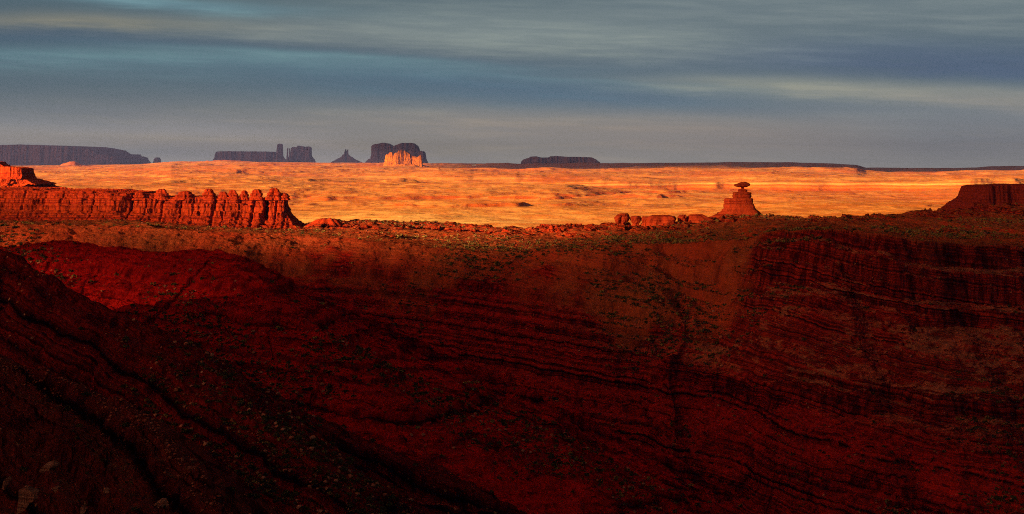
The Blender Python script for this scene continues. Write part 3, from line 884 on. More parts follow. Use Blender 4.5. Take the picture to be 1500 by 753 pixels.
# ------------------------------------------------------------------ blocks standing on the bench edge
DB = 2225.0
for i, (name, lab, rows_) in enumerate([
    ("boulder", "tall dark red block, leftmost of the undercut row before the sunlit plain", [(332, 901, 917), (328, 903, 915), (324, 900, 920), (319, 899, 921.5), (315, 904, 921), (312.5, 909, 919)]),
    ("boulder", "undercut red block with sunlit gaps on both its sides", [(332, 924, 939), (328, 927, 935), (324, 924, 938), (320, 922.5, 938.5), (316.5, 925, 938)]),
    ("boulder", "small leaning red block squeezed between two wider undercut blocks", [(332, 938, 952), (326, 941, 949), (321, 939, 950), (317, 941, 949)]),
    ("boulder", "longest low dark red block in the undercut row", [(331, 945, 990), (326, 949, 986), (321, 949, 988), (317.5, 951, 986), (315.5, 956, 978)]),
    ("boulder", "squat red block right of the arched light gap in the undercut row", [(328, 993, 1008), (323, 992, 1006), (318, 991.5, 1006.5), (314.5, 995, 1005)]),
    ("boulder", "flat red ledge block beside the hat rock's left slope", [(326, 1006, 1048), (321, 1007, 1042), (317, 1008, 1034), (314, 1011, 1028)]),
    ("boulder", "small upright stone, wider of the lone pair on the bench edge", [(336, 831, 843), (332, 832.5, 842), (329, 833.5, 842), (328, 835, 840)]),
    ("boulder", "thin upright stone, narrower of the lone pair on the bench edge", [(336, 848, 855), (332, 849, 853), (329, 848.5, 853), (327.5, 849.5, 852)]),
    ("boulder", "wide cracked red outcrop where the notched fin ends", [(338, 440, 520), (331, 448, 505), (326, 456, 500), (322, 462, 496), (320, 470, 490)]),
    ("boulder", "flat slab of red rock leaning at the foot of the notched fin", [(343, 362, 402), (338, 366, 396), (333, 372, 394), (330, 376, 390)]),
]):
    d = DB if i < 8 else 2130.0
    o = px_stack(name, d, rows_, M_WALL if i > 7 else M_HAT, None, 500 + i * 7, rough=0.2, squash=0.9)
    tag(o, lab, "boulder")


M_OUT = mat_rock("brown_outcrop", [(0.3, (0.05, 0.018, 0.010)), (0.45, (0.19, 0.065, 0.034)), (0.6, (0.30, 0.115, 0.06)), (0.75, (0.05, 0.018, 0.010))], 0.8, bed_scale=0.7, streak=1.2, scale=0.5)
def ray_ground(px, py, dmax=800.0):
    dd = np.linspace(300, dmax, 700)
    zz = land((px - 750) * K * dd, dd)[0]
    yy = 238 - zz / (dd * K)
    m = np.minimum.accumulate(yy) <= py
    q = int(np.argmax(m))
    return (px - 750) * K * dd[q], dd[q], zz[q]


# ------------------------------------------------------------------ mesas and buttes
def mesa(name, lab, d, top, mat, base_y, depth, talus=0.35, res=None, cat="mesa", seed=0, apron=0.9, rough=1.0, parent=None, jagk=1.0, slim=0.0, label_it=True):
    """a flat topped or many headed rock: top is its outline against the sky as (photo x, photo y); it stands depth metres deep
    and sheds a talus apron over the lowest part of its height"""
    s = K * d
    xs = np.array([p[0] for p in top], float)
    x0, x1 = (xs[0] - 750) * s, (xs[-1] - 750) * s
    tz = [((p[0] - 750) * s, (238 - p[1]) * s) for p in top]
    zb = (238 - base_y) * s
    Hmax = max(t[1] for t in tz) - zb
    res = res or max(0.5, s * 0.5)
    ext = Hmax * 1.3

    def h(X, Y):
        prof = ip(X, tz)
        wob = depth * 0.10 * fbm(X / (depth * 0.5), X * 0 + seed, 3, seed) + s * 1.4 * rough * fbm(X / (s * 5), X * 0, 3, seed + 3)
        notch = s * 2.2 * rough * min(1.0, depth / 250.0) * np.clip(ridged(X / (s * 9), Y * 0 + 2, 2, seed + 4), 0, 1)
        q = np.minimum(Y - (d - depth / 2 + wob + notch), (d + depth / 2 - wob) - Y)
        q = np.minimum(q, np.minimum(X - x0, x1 - X) * 1.0 + s * 0.5)
        H = prof - zb
        ht = np.minimum(talus * Hmax, H)
        w = min(Hmax * 0.16, depth * 0.2)
        cl = np.clip(q / w, 0, 1)
        cl = np.where(cl < 0.45, cl / 0.45 * 0.55, np.where(cl < 0.6, 0.55, 0.55 + (cl - 0.6) / 0.4 * 0.45))
        up = zb + ht + (H - ht) * cl
        lo = zb + ht + q * apron * (0.6 + 0.1 * fbm(X / (s * 6), Y / (s * 6), 2, seed + 6))
        z = np.where(q > 0, up, lo)
        lay = s * 1.3
        return z + 0.25 * lay * fbm(X / (s * 2.5), Y / (s * 2.5), 3, seed + 7)
    o = mass(x0 - ext, x1 + ext, d - depth / 2 - ext, d + depth / 2 + ext * 0.4, res, h, mat, name, None, jag=s * 0.7 * jagk, seed=seed, resy=max(res, s * 0.7))
    if label_it:
        tag(o, lab, cat)
    if parent:
        adopt(o, parent)
    return o


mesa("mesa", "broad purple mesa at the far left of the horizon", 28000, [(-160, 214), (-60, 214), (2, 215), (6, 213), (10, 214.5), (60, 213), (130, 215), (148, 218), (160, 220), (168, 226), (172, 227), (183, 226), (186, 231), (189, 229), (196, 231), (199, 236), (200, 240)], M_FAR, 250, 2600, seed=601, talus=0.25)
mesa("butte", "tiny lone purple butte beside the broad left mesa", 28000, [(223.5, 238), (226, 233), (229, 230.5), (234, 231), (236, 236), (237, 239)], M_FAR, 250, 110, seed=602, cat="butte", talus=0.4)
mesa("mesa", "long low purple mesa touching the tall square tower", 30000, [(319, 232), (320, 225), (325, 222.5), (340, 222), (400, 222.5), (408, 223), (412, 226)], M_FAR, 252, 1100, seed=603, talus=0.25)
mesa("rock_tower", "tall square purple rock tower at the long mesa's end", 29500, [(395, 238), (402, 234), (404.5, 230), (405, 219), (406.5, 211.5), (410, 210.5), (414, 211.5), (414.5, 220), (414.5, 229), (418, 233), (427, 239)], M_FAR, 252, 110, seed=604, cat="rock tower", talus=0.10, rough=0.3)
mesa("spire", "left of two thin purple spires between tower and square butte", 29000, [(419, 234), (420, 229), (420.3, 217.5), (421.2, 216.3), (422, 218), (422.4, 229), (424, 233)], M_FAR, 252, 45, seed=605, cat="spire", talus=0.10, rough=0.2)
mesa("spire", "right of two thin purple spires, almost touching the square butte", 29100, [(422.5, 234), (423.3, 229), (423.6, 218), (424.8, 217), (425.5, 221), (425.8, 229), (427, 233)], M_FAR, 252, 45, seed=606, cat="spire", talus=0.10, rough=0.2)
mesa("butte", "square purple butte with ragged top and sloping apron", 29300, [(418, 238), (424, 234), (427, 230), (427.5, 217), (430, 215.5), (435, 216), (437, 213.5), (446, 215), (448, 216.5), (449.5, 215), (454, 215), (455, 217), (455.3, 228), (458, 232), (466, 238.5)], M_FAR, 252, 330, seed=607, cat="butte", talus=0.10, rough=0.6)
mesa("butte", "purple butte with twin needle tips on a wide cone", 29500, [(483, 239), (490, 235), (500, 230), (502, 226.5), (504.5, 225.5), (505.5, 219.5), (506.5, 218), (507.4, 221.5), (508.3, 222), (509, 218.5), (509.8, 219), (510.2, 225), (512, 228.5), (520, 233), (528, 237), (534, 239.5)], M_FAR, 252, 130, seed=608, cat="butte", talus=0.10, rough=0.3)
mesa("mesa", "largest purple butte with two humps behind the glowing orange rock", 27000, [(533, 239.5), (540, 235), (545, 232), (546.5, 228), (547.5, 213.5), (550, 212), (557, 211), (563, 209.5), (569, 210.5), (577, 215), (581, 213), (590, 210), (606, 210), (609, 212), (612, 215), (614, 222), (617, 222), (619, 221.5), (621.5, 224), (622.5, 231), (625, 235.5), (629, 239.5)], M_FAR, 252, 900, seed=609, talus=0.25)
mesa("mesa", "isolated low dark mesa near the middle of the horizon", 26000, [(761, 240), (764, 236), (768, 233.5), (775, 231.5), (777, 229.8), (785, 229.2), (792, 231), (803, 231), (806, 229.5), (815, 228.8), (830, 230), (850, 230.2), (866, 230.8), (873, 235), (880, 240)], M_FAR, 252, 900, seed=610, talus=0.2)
# the glowing butte on the plain
DG = 11500.0
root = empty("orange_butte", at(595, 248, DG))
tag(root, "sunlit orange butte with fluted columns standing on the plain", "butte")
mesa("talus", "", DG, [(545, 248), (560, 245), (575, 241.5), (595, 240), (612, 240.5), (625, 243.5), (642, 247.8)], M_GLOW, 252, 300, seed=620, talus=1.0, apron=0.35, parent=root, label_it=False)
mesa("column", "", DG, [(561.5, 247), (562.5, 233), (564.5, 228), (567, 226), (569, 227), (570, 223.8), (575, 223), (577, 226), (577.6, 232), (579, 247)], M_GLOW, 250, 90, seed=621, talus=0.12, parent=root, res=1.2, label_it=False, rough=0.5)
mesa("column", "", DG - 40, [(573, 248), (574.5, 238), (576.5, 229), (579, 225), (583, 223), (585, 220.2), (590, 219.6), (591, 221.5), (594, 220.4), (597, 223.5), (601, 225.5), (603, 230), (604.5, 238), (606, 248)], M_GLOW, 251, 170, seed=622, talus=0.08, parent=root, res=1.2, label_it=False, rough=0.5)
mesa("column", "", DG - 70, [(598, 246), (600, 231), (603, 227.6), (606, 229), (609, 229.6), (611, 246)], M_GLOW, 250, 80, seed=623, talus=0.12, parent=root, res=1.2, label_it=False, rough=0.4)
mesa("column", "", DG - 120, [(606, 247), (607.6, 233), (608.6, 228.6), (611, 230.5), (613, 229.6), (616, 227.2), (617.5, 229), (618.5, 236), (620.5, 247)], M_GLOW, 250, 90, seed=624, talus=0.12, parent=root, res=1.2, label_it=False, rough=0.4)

# near mesas at either side of the bench
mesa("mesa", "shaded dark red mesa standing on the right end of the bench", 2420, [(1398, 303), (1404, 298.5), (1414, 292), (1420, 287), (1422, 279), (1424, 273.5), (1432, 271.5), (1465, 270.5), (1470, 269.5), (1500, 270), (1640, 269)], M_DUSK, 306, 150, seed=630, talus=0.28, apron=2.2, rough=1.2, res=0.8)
root = empty("stepped_butte", at(10, 275, 2480))
tag(root, "stepped red butte rising behind the long sandstone wall", "butte")
mesa("slope", "", 2480, [(-170, 262), (10, 261), (42, 262), (55, 267), (72, 273), (88, 277.5)], M_WALL, 282, 110, seed=640, talus=0.8, apron=0.5, parent=root, res=0.8, label_it=False)
mesa("ledge", "", 2480, [(-170, 243), (2, 243.5), (24, 244.5), (38, 246), (43, 249), (44, 252), (41, 256), (43, 261)], M_WALL, 264, 80, seed=641, talus=0.25, apron=0.55, parent=root, res=0.7, label_it=False)
mesa("cap_rock", "", 2485, [(-170, 234), (-30, 235), (2, 237), (5, 240), (12, 244)], M_WALL, 246, 40, seed=642, talus=0.2, parent=root, res=0.7, label_it=False)

# pale buildings far out on the plain
M_PAINT = mat_simple("white_paint", (0.62, 0.60, 0.56), (0.72, 0.70, 0.67), 0.4)
M_TIN = mat_simple("pale_roof", (0.5, 0.5, 0.5), (0.62, 0.62, 0.62), 0.3)
M_GLASSY = mat_simple("dark_window", (0.03, 0.03, 0.035), (0.05, 0.05, 0.055), 0.3, 0.3)


def box_bm(bm, a, b):
    vs = [bm.verts.new((x, y, z)) for z in (a[2], b[2]) for (x, y) in ((a[0], a[1]), (b[0], a[1]), (b[0], b[1]), (a[0], b[1]))]
    for q in ((0, 3, 2, 1), (4, 5, 6, 7), (0, 1, 5, 4), (1, 2, 6, 5), (2, 3, 7, 6), (3, 0, 4, 7)):
        bm.faces.new([vs[i] for i in q])


def bm_obj(name, bm, mat, parent=None):
    me = bpy.data.meshes.new(name)
    bmesh.ops.recalc_face_normals(bm, faces=bm.faces)
    bm.to_mesh(me)
    bm.free()
    me.materials.append(mat)
    return link(name, me, parent)


for i, (px, wm, hm, lab) in enumerate([(692.5, 11, 4.0, "tiny white building, left of two on the distant plain"), (696, 14, 3.4, "tiny long white building, right of two on the distant plain")]):
    ci = int(np.argmin(np.abs(ucols - px)))
    seen = np.where(GVIS[:, ci] & (rows > 8500) & (rows < 14000) & (GPY[:, ci] > 240.2))[0]
    d = float(rows[seen[-1]]) if len(seen) else 9800.0
    x = (px - 750) * K * d
    zz = plain_z(np.array([x]), np.array([d]), np.array([float(px)]))[0]
    root = empty("building", (x, d, float(zz)))
    tag(root, lab, "building")
    bm = bmesh.new(); box_bm(bm, (-wm / 2, -5, -2), (wm / 2, 5, hm)); bm_obj("wall", bm, M_PAINT, root)
    bm = bmesh.new()
    p = [bm.verts.new(v) for v in ((-wm / 2 - .6, -5.6, hm + .01), (wm / 2 + .6, -5.6, hm + .01), (wm / 2 + .6, 5.6, hm + .01), (-wm / 2 - .6, 5.6, hm + .01), (-wm / 2 - .6, 0, hm + 1.8), (wm / 2 + .6, 0, hm + 1.8))]
    for q in ((0, 1, 5, 4), (2, 3, 4, 5), (0, 4, 3), (1, 2, 5), (0, 3, 2, 1)):
        bm.faces.new([p[k] for k in q])
    bm_obj("roof", bm, M_TIN, root)
    for k in range(3):
        cx = -wm / 2 + wm * (k + 0.5) / 3
        bm = bmesh.new(); box_bm(bm, (cx - 1, -5.05, hm * .35), (cx + 1, -4.9, hm * .7)); bm_obj("window", bm, M_GLASSY, root)

# ------------------------------------------------------------------ stones and shrubs
rs = np.random.RandomState(11)


def stone_mesh(seed, mat, flat=0.7):
    r = random.Random(seed)
    bm = bmesh.new()
    for _ in range(16):
        v = Vector((r.gauss(0, 1), r.gauss(0, 1), r.gauss(0, 1))).normalized()
        v = Vector((v.x * r.uniform(.8, 1.2), v.y * r.uniform(.7, 1), v.z * flat))
        bm.verts.new(v * 0.5)
    res = bmesh.ops.convex_hull(bm, input=bm.verts)
    bmesh.ops.delete(bm, geom=[e for e in res['geom_interior'] if isinstance(e, bmesh.types.BMVert)], context='VERTS')
    me = bpy.data.meshes.new("stone")
    bm.to_mesh(me)
    bm.free()
    me.materials.append(mat)
    return me


def shrub_arrays(seed, n=46, leaf=0.34):
    r = np.random.RandomState(seed)
    v, f = [], []
    for i in range(n):
        a, b = r.uniform(0, 2 * math.pi), r.uniform(-0.15, 1.0)
        rad = 0.5 * r.uniform(0.45, 1.05)
        c = np.array([math.cos(a) * math.sqrt(max(0, 1 - b * b)) * rad, math.sin(a) * math.sqrt(max(0, 1 - b * b)) * rad, 0.12 + b * rad * 0.75])
        t1 = r.normal(size=3); t1 /= np.linalg.norm(t1)
        t2 = np.cross(t1, r.normal(size=3)); t2 /= np.linalg.norm(t2)
        s = leaf * r.uniform(0.5, 1.0) / 2
        k = len(v)
        v += [c - t1 * s - t2 * s * .5, c + t1 * s - t2 * s * .3, c + t1 * s * .6 + t2 * s, c - t1 * s * .8 + t2 * s * .7]
        f.append((k, k + 1, k + 2, k + 3))
    return np.array(v), np.array(f)


def shrub_mesh(seed, mat):
    v, f = shrub_arrays(seed)
    return mesh_np("shrub", v, f, mat, False)


for i, (px, py, w, hgt, lab) in enumerate([
    (44, 742, 50, 66, "largest brown angular block in the lower left corner, nearest spur"),
    (74, 690, 30, 18, "flat brown block highest of the lower left corner group, nearest spur"),
    (112, 752, 44, 30, "wide brown slab right of the largest corner block, nearest spur"),
    (10, 716, 26, 30, "brown block touching the left picture edge, nearest spur"),
    (236, 744, 34, 16, "lone brown slab by the bottom edge, right of the corner group"),
    (158, 722, 26, 10, "thin brown slab above the wide corner slab, nearest spur"),
    (24, 656, 18, 10, "small brown block uphill of the corner group, nearest spur"),
    (84, 720, 18, 16, "small brown block squeezed between the largest corner block and the wide slab"),
]):
    x, y, z = ray_ground(px, py)
    k = K * y
    me = stone_mesh(970 + i, M_OUT, 1.0)
    bm = bmesh.new()
    bm.from_mesh(me)
    bmesh.ops.subdivide_edges(bm, edges=bm.edges, cuts=3, use_grid_fill=True)
    r_ = random.Random(i)
    for v in bm.verts:
        q = math.floor(v.co.z * 7) / 7.0
        v.co.x *= 1 + 0.10 * math.sin(q * 40 + i) + r_.uniform(-.05, .05)
        v.co.y *= 1 + 0.10 * math.cos(q * 31 + i) + r_.uniform(-.05, .05)
        v.co.z += r_.uniform(-.025, .025)
    bm.to_mesh(me)
    bm.free()
    o = link("outcrop", me)
    o.location = (x, y + w * k * 0.3, z - hgt * k * 0.05)
    o.rotation_euler = (0.12, -0.35, 0.5 * i)
    o.scale = (w * k, w * k * 0.9, hgt * k)
    tag(o, lab, "outcrop")

# candidate spots: ground the photograph shows, spread evenly over the picture
vis = GVIS & (GOWN > 0) & (GPY < 760) & (UU > -10) & (UU < 1510)
gz_next = np.zeros_like(GZ)
gz_next[:-1] = (GZ[1:] - GZ[:-1]) / (GY[1:] - GY[:-1])
gz_x = np.zeros_like(GZ)
gz_x[:, :-1] = (GZ[:, 1:] - GZ[:, :-1]) / np.maximum(GX[:, 1:] - GX[:, :-1], 0.1)
gentle = (np.abs(gz_next) < 0.95) & (np.abs(gz_x) < 0.9)
dens = fbm(GX / 130, GY / 130, 3, 151)
cover = np.zeros_like(GPY)
cover[1:] = np.clip(GPY[:-1] - GPY[1:], 0, 4)            # picture height of each ground cell
ok = np.argwhere(vis & gentle)
wt = (cover * np.clip(0.15 + 1.5 * dens, 0.03, 1.6) * np.where(GOWN == 1, 1.6, np.where(GOWN == 2, 1.0, 0.8)))[ok[:, 0], ok[:, 1]]
wt = wt / wt.sum()


def spots(n, seed):
    r = np.random.RandomState(seed)
    pick = ok[r.choice(len(ok), size=n, replace=False, p=wt)]
    i, j = pick[:, 0], pick[:, 1]
    return GX[i, j], GY[i, j], GZ[i, j], GOWN[i, j], r


LABS = {1: "on the scrubby bench below the sandstone wall and hat rock", 2: "on the shaded red canyon wall", 3: "on the bright red shale spur", 4: "on the dark spur before the bright red spur", 5: "on the nearest blackish spur"}
SHORT = {1: "on the bench", 2: "on the canyon wall", 3: "on the red spur", 4: "on the dark spur", 5: "on the nearest spur"}

shr = [shrub_mesh(900 + i, M_SHRUB) for i in range(5)] + [shrub_mesh(910 + i, M_SAGE) for i in range(2)]
X, Y, Z, O, r = spots(13000, 21)
size = 0.8 + 3.0 * r.random_sample(len(X)) ** 4.0
big = np.argsort(-(size / Y))
for q in big[:290]:
    k = r.randint(0, 5)
    o = link("shrub", shr[k])
    o.location = (X[q], Y[q], Z[q] - 0.1)
    o.rotation_euler = (0, 0, r.uniform(0, 6.28))
    s = size[q]
    o.scale = (s * r.uniform(.85, 1.15), s * r.uniform(.85, 1.15), s * r.uniform(.8, 1.1))
    tag(o, "larger dark round desert shrub " + LABS[int(O[q])], "shrub", "larger desert shrubs " + SHORT[int(O[q])])
vv, ff, n0 = [[], []], [[], []], [0, 0]
protos = [shrub_arrays(930 + i, 16, 0.55) for i in range(6)]
for q in big[290:]:
    v, f = protos[r.randint(0, 6)]
    a = r.uniform(0, 6.28)
    ca, sa = math.cos(a), math.sin(a)
    s = size[q]
    w = np.stack([(v[:, 0] * ca - v[:, 1] * sa) * s + X[q], (v[:, 0] * sa + v[:, 1] * ca) * s + Y[q], v[:, 2] * s + Z[q] - 0.1], -1)
    t = 1 if (O[q] == 1 and r.random_sample() < 0.6) or r.random_sample() < 0.12 else 0
    vv[t].append(w); ff[t].append(f + n0[t]); n0[t] += len(v)
tag(link("scrub", mesh_np("scrub", np.concatenate(vv[0]), np.concatenate(ff[0]), M_SHRUB, False)), "countless small dark shrubs dotted over the red slopes", "scrub", kind='stuff')
tag(link("sagebrush", mesh_np("sagebrush", np.concatenate(vv[1]), np.concatenate(ff[1]), M_SAGE, False)), "dry yellowish green sagebrush over bench and slopes", "sagebrush", kind='stuff')

st_m = [stone_mesh(950 + i, M_STONE) for i in range(5)]
X, Y, Z, O, r = spots(9000, 22)
size = 0.5 + 2.6 * r.random_sample(len(X)) ** 7.0
# the nearest spur carries pale blocks in its lower left
big = np.argsort(-(size / Y))
for q in big[:260]:
    o = link("boulder", st_m[r.randint(0, 5)])
    o.location = (X[q], Y[q], Z[q] + size[q] * 0.12)
    o.rotation_euler = (r.uniform(-.3, .3), r.uniform(-.3, .3), r.uniform(0, 6.28))
    o.scale = (size[q],) * 3
    tag(o, "loose pale angular boulder " + LABS[int(O[q])], "boulder", "loose pale boulders " + SHORT[int(O[q])])
vv, ff, n0 = [], [], 0
sp = []
for me in st_m:
    co = np.array([v.co[:] for v in me.vertices])
    sp.append((co, [tuple(p.vertices) for p in me.polygons]))
bm_v, bm_f = [], []
cr = np.array([at(*p) for p in SPUR_NEAR])[1:8]
ca_ = np.concatenate([[0], np.cumsum(np.hypot(*np.diff(cr[:, :2], axis=0).T))])
tt = r.uniform(0, ca_[-1], 900)
ex_ = np.interp(tt, ca_, cr[:, 0]) + r.normal(0, 3.0, 900)
ey_ = np.interp(tt, ca_, cr[:, 1]) + r.normal(-2, 4.0, 900)
ez_ = land(ex_, ey_)[0]
X, Y, Z = np.concatenate([X, ex_]), np.concatenate([Y, ey_]), np.concatenate([Z, ez_])
size = np.concatenate([size, 0.35 + 1.1 * r.random_sample(900) ** 3])
big = np.concatenate([big, np.arange(len(big), len(big) + 900)])
for q in big[260:]:
    co, fs = sp[r.randint(0, 5)]
    a = r.uniform(0, 6.28)
    ca, sa = math.cos(a), math.sin(a)
    s = size[q]
    w = np.stack([(co[:, 0] * ca - co[:, 1] * sa) * s + X[q], (co[:, 0] * sa + co[:, 1] * ca) * s + Y[q], co[:, 2] * s + Z[q] + s * .1], -1)
    bm_v += w.tolist()
    bm_f += [tuple(i + n0 for i in f) for f in fs]
    n0 += len(co)
me = bpy.data.meshes.new("stones")
me.from_pydata(bm_v, [], bm_f)
me.materials.append(M_STONE)
tag(link("rubble", me), "small pale stones strewn over the red slopes", "rubble", kind='stuff')

# ------------------------------------------------------------------ unseen clouds shaped to shade the land
U_T = np.array([-400, 0, 100, 200, 320, 380, 430, 520, 620, 720, 820, 900, 1000, 1100, 1200, 1350, 1500, 1900], float)
Y_T = np.array([200, 290, 312, 325, 340, 352, 365, 386, 397, 410, 430, 460, 520, 620, 800], float)
OP_T = {  # cloud opacity set by the shade wanted on each patch of ground
    -400: [.25, .93, .93, .89, .76, .76, .84, .84, .84, .84, .87, .96, 1, 1, 1],
    0:    [.25, .93, .93, .89, .76, .74, .76, .70, .68, .70, .80, .96, 1, 1, 1],
    100:  [.20, .93, .93, .88, .74, .72, .72, .58, .52, .52, .60, .84, 1, 1, 1],
    200:  [.20, .93, .92, .87, .72, .70, .70, .54, .46, .46, .54, .78, 1, 1, 1],
    320:  [.15, .93, .91, .82, .66, .66, .68, .58, .54, .56, .66, .82, 1, 1, 1],
    380:  [.10, .94, .94, .92, .72, .66, .70, .84, .95, .98, .99, 1, 1, 1, 1],
    430:  [.05, .94, .93, .88, .62, .50, .68, .90, .985, 1, 1, 1, 1, 1, 1],
    520:  [.0, .85, .84, .66, .36, .42, .68, .92, .99, 1, 1, 1, 1, 1, 1],
    620:  [.0, .15, .20, .15, .15, .30, .68, .93, .99, 1, 1, 1, 1, 1, 1],
    720:  [.0, .15, .20, .15, .15, .28, .70, .92, .985, 1, 1, 1, 1, 1, 1],
    820:  [.0, .25, .30, .25, .32, .55, .86, .94, .96, .975, 1, 1, 1, 1, 1],
    900:  [.0, .40, .50, .50, .64, .84, .93, .95, .955, .96, .975, 1, 1, 1, 1],
    1000: [.0, .55, .60, .72, .88, .94, .96, .97, .97, .96, .96, .97, 1, 1, 1],
    1100: [.0, .65, .72, .86, .94, .955, .97, .97, .97, .97, .95, .95, .97, 1, 1],
    1200: [.0, .75, .86, .94, .95, .97, .98, .98, .98, .98, .98, .98, .99, 1, 1],
    1350: [.1, .85, .94, .95, .95, .97, 1, 1, 1, 1, 1, .99, .99, 1, 1],
    1500: [.8, .95, .95, .95, .95, .97, 1, 1, 1, 1, 1, .99, .99, 1, 1],
    1900: [.95, .97, .95, .95, .95, .97, 1, 1, 1, 1, 1, 1, 1, 1, 1],
}
OPA = np.array([OP_T[int(k)] for k in U_T])


def bilerp(u, y):
    iu = np.clip(np.searchsorted(U_T, u) - 1, 0, len(U_T) - 2)
    iy = np.clip(np.searchsorted(Y_T, y) - 1, 0, len(Y_T) - 2)
    tu = np.clip((u - U_T[iu]) / (U_T[iu + 1] - U_T[iu]), 0, 1)
    ty = np.clip((y - Y_T[iy]) / (Y_T[iy + 1] - Y_T[iy]), 0, 1)
    a = OPA[iu, iy] * (1 - ty) + OPA[iu, iy + 1] * ty
    b = OPA[iu + 1, iy] * (1 - ty) + OPA[iu + 1, iy + 1] * ty
    return a * (1 - tu) + b * tu


def near_cover(Xc, Yc, zc):
    """how dense the near cloud bank is at each point, traced back from the shade wanted on the ground"""
    hitz = np.full(Xc.shape, np.nan)
    zs = np.arange(40.0, -340.0, -7.0)
    gx = gy = None
    HX, HY, HZ = np.full(Xc.shape, np.nan), np.full(Xc.shape, np.nan), np.full(Xc.shape, np.nan)
    for z in zs:
        t = (zc - z) / SDIR[2]
        gx, gy = Xc - SDIR[0] * t, Yc - SDIR[1] * t
        m = np.isnan(HX) & (gy > 300)
        if not m.any():
            continue
        zl = np.full(Xc.shape, -999.0)
        zl[m] = land(gx[m], gy[m], False)[0]
        hit = m & (zl >= z)
        HX[hit], HY[hit], HZ[hit] = gx[hit], gy[hit], z
    u = 750 + HX / (HY * K)
    yy = 238 - HZ / (HY * K)
    op = bilerp(np.nan_to_num(u, nan=750), np.nan_to_num(yy, nan=900))
    op = np.where(np.isnan(HX), 1.0, op)
    t = (zc + 150) / SDIR[2]
    gx, gy = Xc - SDIR[0] * t, Yc - SDIR[1] * t
    uu = 750 + gx / (np.maximum(gy, 10) * K)
    op = np.where((gy > 2700) & ((uu < 1380) | (gy > 3300)), 0.0, op)
    op = np.where((gy < 700), 1.0, op)
    deep = (op > 0.975).astype(float)
    for _ in range(4):                                       # dense core widened to close a strip of stray sun
        q = np.pad(deep, 1, mode='edge')
        deep = np.max([q[a:a + deep.shape[0], b:b + deep.shape[1]] for a in range(3) for b in range(3)], axis=0)
    op = np.where((deep > 0) & (gy < 2000), np.maximum(op, 0.97), op)
    t = (zc + 48) / SDIR[2]
    hx, hy, _ = at(1083, 300, DH)
    rr = np.hypot(Xc - SDIR[0] * t - hx, (Yc - SDIR[1] * t - hy) * 0.3)
    op = np.where(rr < 46, np.minimum(op, 0.70), op)  # gap cut in the cloud so sun reaches the hat rock
    for _ in range(1):
        q = np.pad(op, 1, mode='edge')
        op = (4 * op + q[:-2, 1:-1] + q[2:, 1:-1] + q[1:-1, :-2] + q[1:-1, 2:]) / 8
    return op


def mat_cloud():
    m, g = new_mat("cloud")
    o = g.n('ShaderNodeOutputMaterial')
    a = g.n('ShaderNodeAttribute', attribute_name='thick')
    df = g.n('ShaderNodeBsdfDiffuse')
    df.inputs[0].default_value = (0.8, 0.8, 0.8, 1)
    tr = g.n('ShaderNodeBsdfTransparent')
    mx = g.n('ShaderNodeMixShader')
    g.put(mx.inputs[0], a.outputs['Fac'])
    g.t.links.new(tr.outputs[0], mx.inputs[1])
    g.t.links.new(df.outputs[0], mx.inputs[2])
    g.t.links.new(mx.outputs[0], o.inputs['Surface'])
    return m


M_CLOUD = mat_cloud()


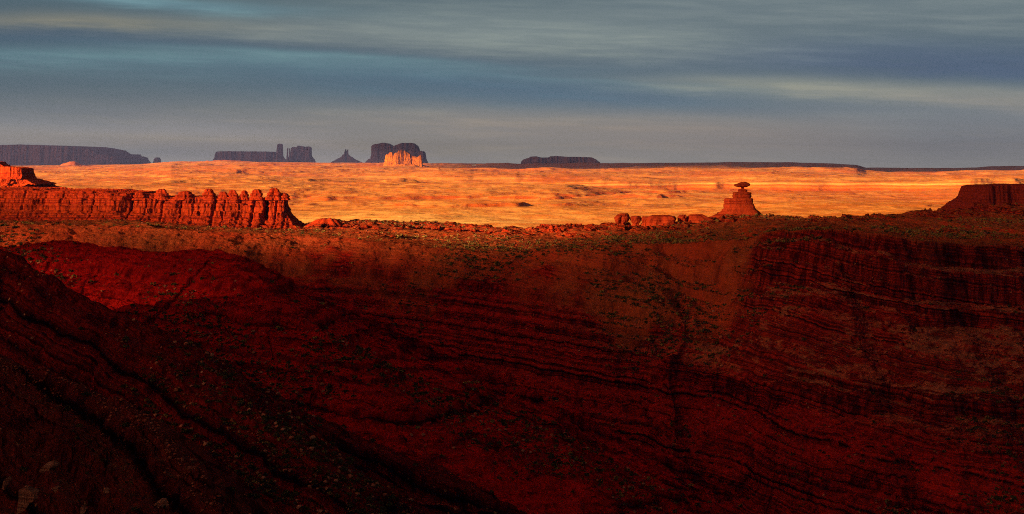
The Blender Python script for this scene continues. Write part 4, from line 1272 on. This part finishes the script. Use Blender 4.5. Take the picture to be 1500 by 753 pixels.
def cloud(name, xs, ys, zc, cover_fn, thick, label, puff):
    X, Y = np.meshgrid(xs, ys)
    op = np.clip(cover_fn(X, Y, zc), 0, 1)
    a = 1 - np.sqrt(1 - op * 0.9999)
    n = fbm(X / puff, Y / puff, 4, 171)
    up = thick * (0.25 + 0.75 * op) * (0.7 + 0.3 * n)
    dn = -0.12 * thick * op * (1 + fbm(X / puff * 1.4, Y / puff * 1.4, 3, 175))
    kx, ky = SDIR[0] / SDIR[2], SDIR[1] / SDIR[2]           # both faces lean along the sun so their shadows coincide
    f = grid_faces(*X.shape)
    keep = a.ravel()[f].max(1) > 0.01
    v = np.concatenate([np.stack([X + kx * up, Y + ky * up, zc + up], -1).reshape(-1, 3), np.stack([X + kx * dn, Y + ky * dn, zc + dn], -1).reshape(-1, 3)])
    f2 = np.concatenate([f[keep], f[keep][:, ::-1] + X.size])
    at_ = np.concatenate([a.ravel(), a.ravel()])
    tag(link(name, mesh_np(name, v, f2, M_CLOUD, True, {'thick': at_})), label, "cloud", kind='stuff')


ZC = 950.0
sh = ZC / math.tan(SUN_EL)
ox, oy = -sh * math.sin(SUN_AZ), -sh * math.cos(SUN_AZ)
cloud("shade_cloud", np.arange(ox - 2600, ox + 2000, 22.0), np.arange(oy - 1500, oy + 3000, 22.0), ZC, near_cover, 140.0, "unseen grey stratus bank behind the viewer, shaped to shade the canyon", 420.0)


def far_cover(Xc, Yc, zc):  # cover set by which far ground is to lie in shade
    t = (zc + 20) / SDIR[2]
    gx, gy = Xc - SDIR[0] * t, Yc - SDIR[1] * t
    u = 750 + gx / (np.maximum(gy, 10) * K)
    n = fbm(Xc / 3000, Yc / 3000, 3, 181)
    right = sst(560, 700, u + 40 * n) * sst(10300, 11600, gy + 900 * n)
    return np.maximum(sst(20500, 22500, gy + 1200 * n), right) * 0.97


ZF = 3800.0
shf = ZF / math.tan(SUN_EL)
oxf, oyf = -shf * math.sin(SUN_AZ), -shf * math.cos(SUN_AZ)
cloud("far_shade_cloud", np.arange(oxf - 14000, oxf + 15000, 260.0), np.arange(oyf + 9000, oyf + 48000, 260.0), ZF, far_cover, 500.0, "high grey cloud sheet out of view, added to shade the far buttes", 4000.0)

# ------------------------------------------------------------------ air
m, g = new_mat("haze")
o = g.n('ShaderNodeOutputMaterial')
pv = g.n('ShaderNodeVolumePrincipled')
pv.inputs['Color'].default_value = (0.15, 0.20, 0.50, 1)
pv.inputs['Density'].default_value = 1.25e-5
pv.inputs['Anisotropy'].default_value = 0.0
g.t.links.new(pv.outputs[0], o.inputs['Volume'])
bm = bmesh.new()
box_bm(bm, (-28000, -9500, -420), (28000, 35500, 345))
tag(bm_obj("haze", bm, m), "thin blue desert haze", "haze", kind='stuff')
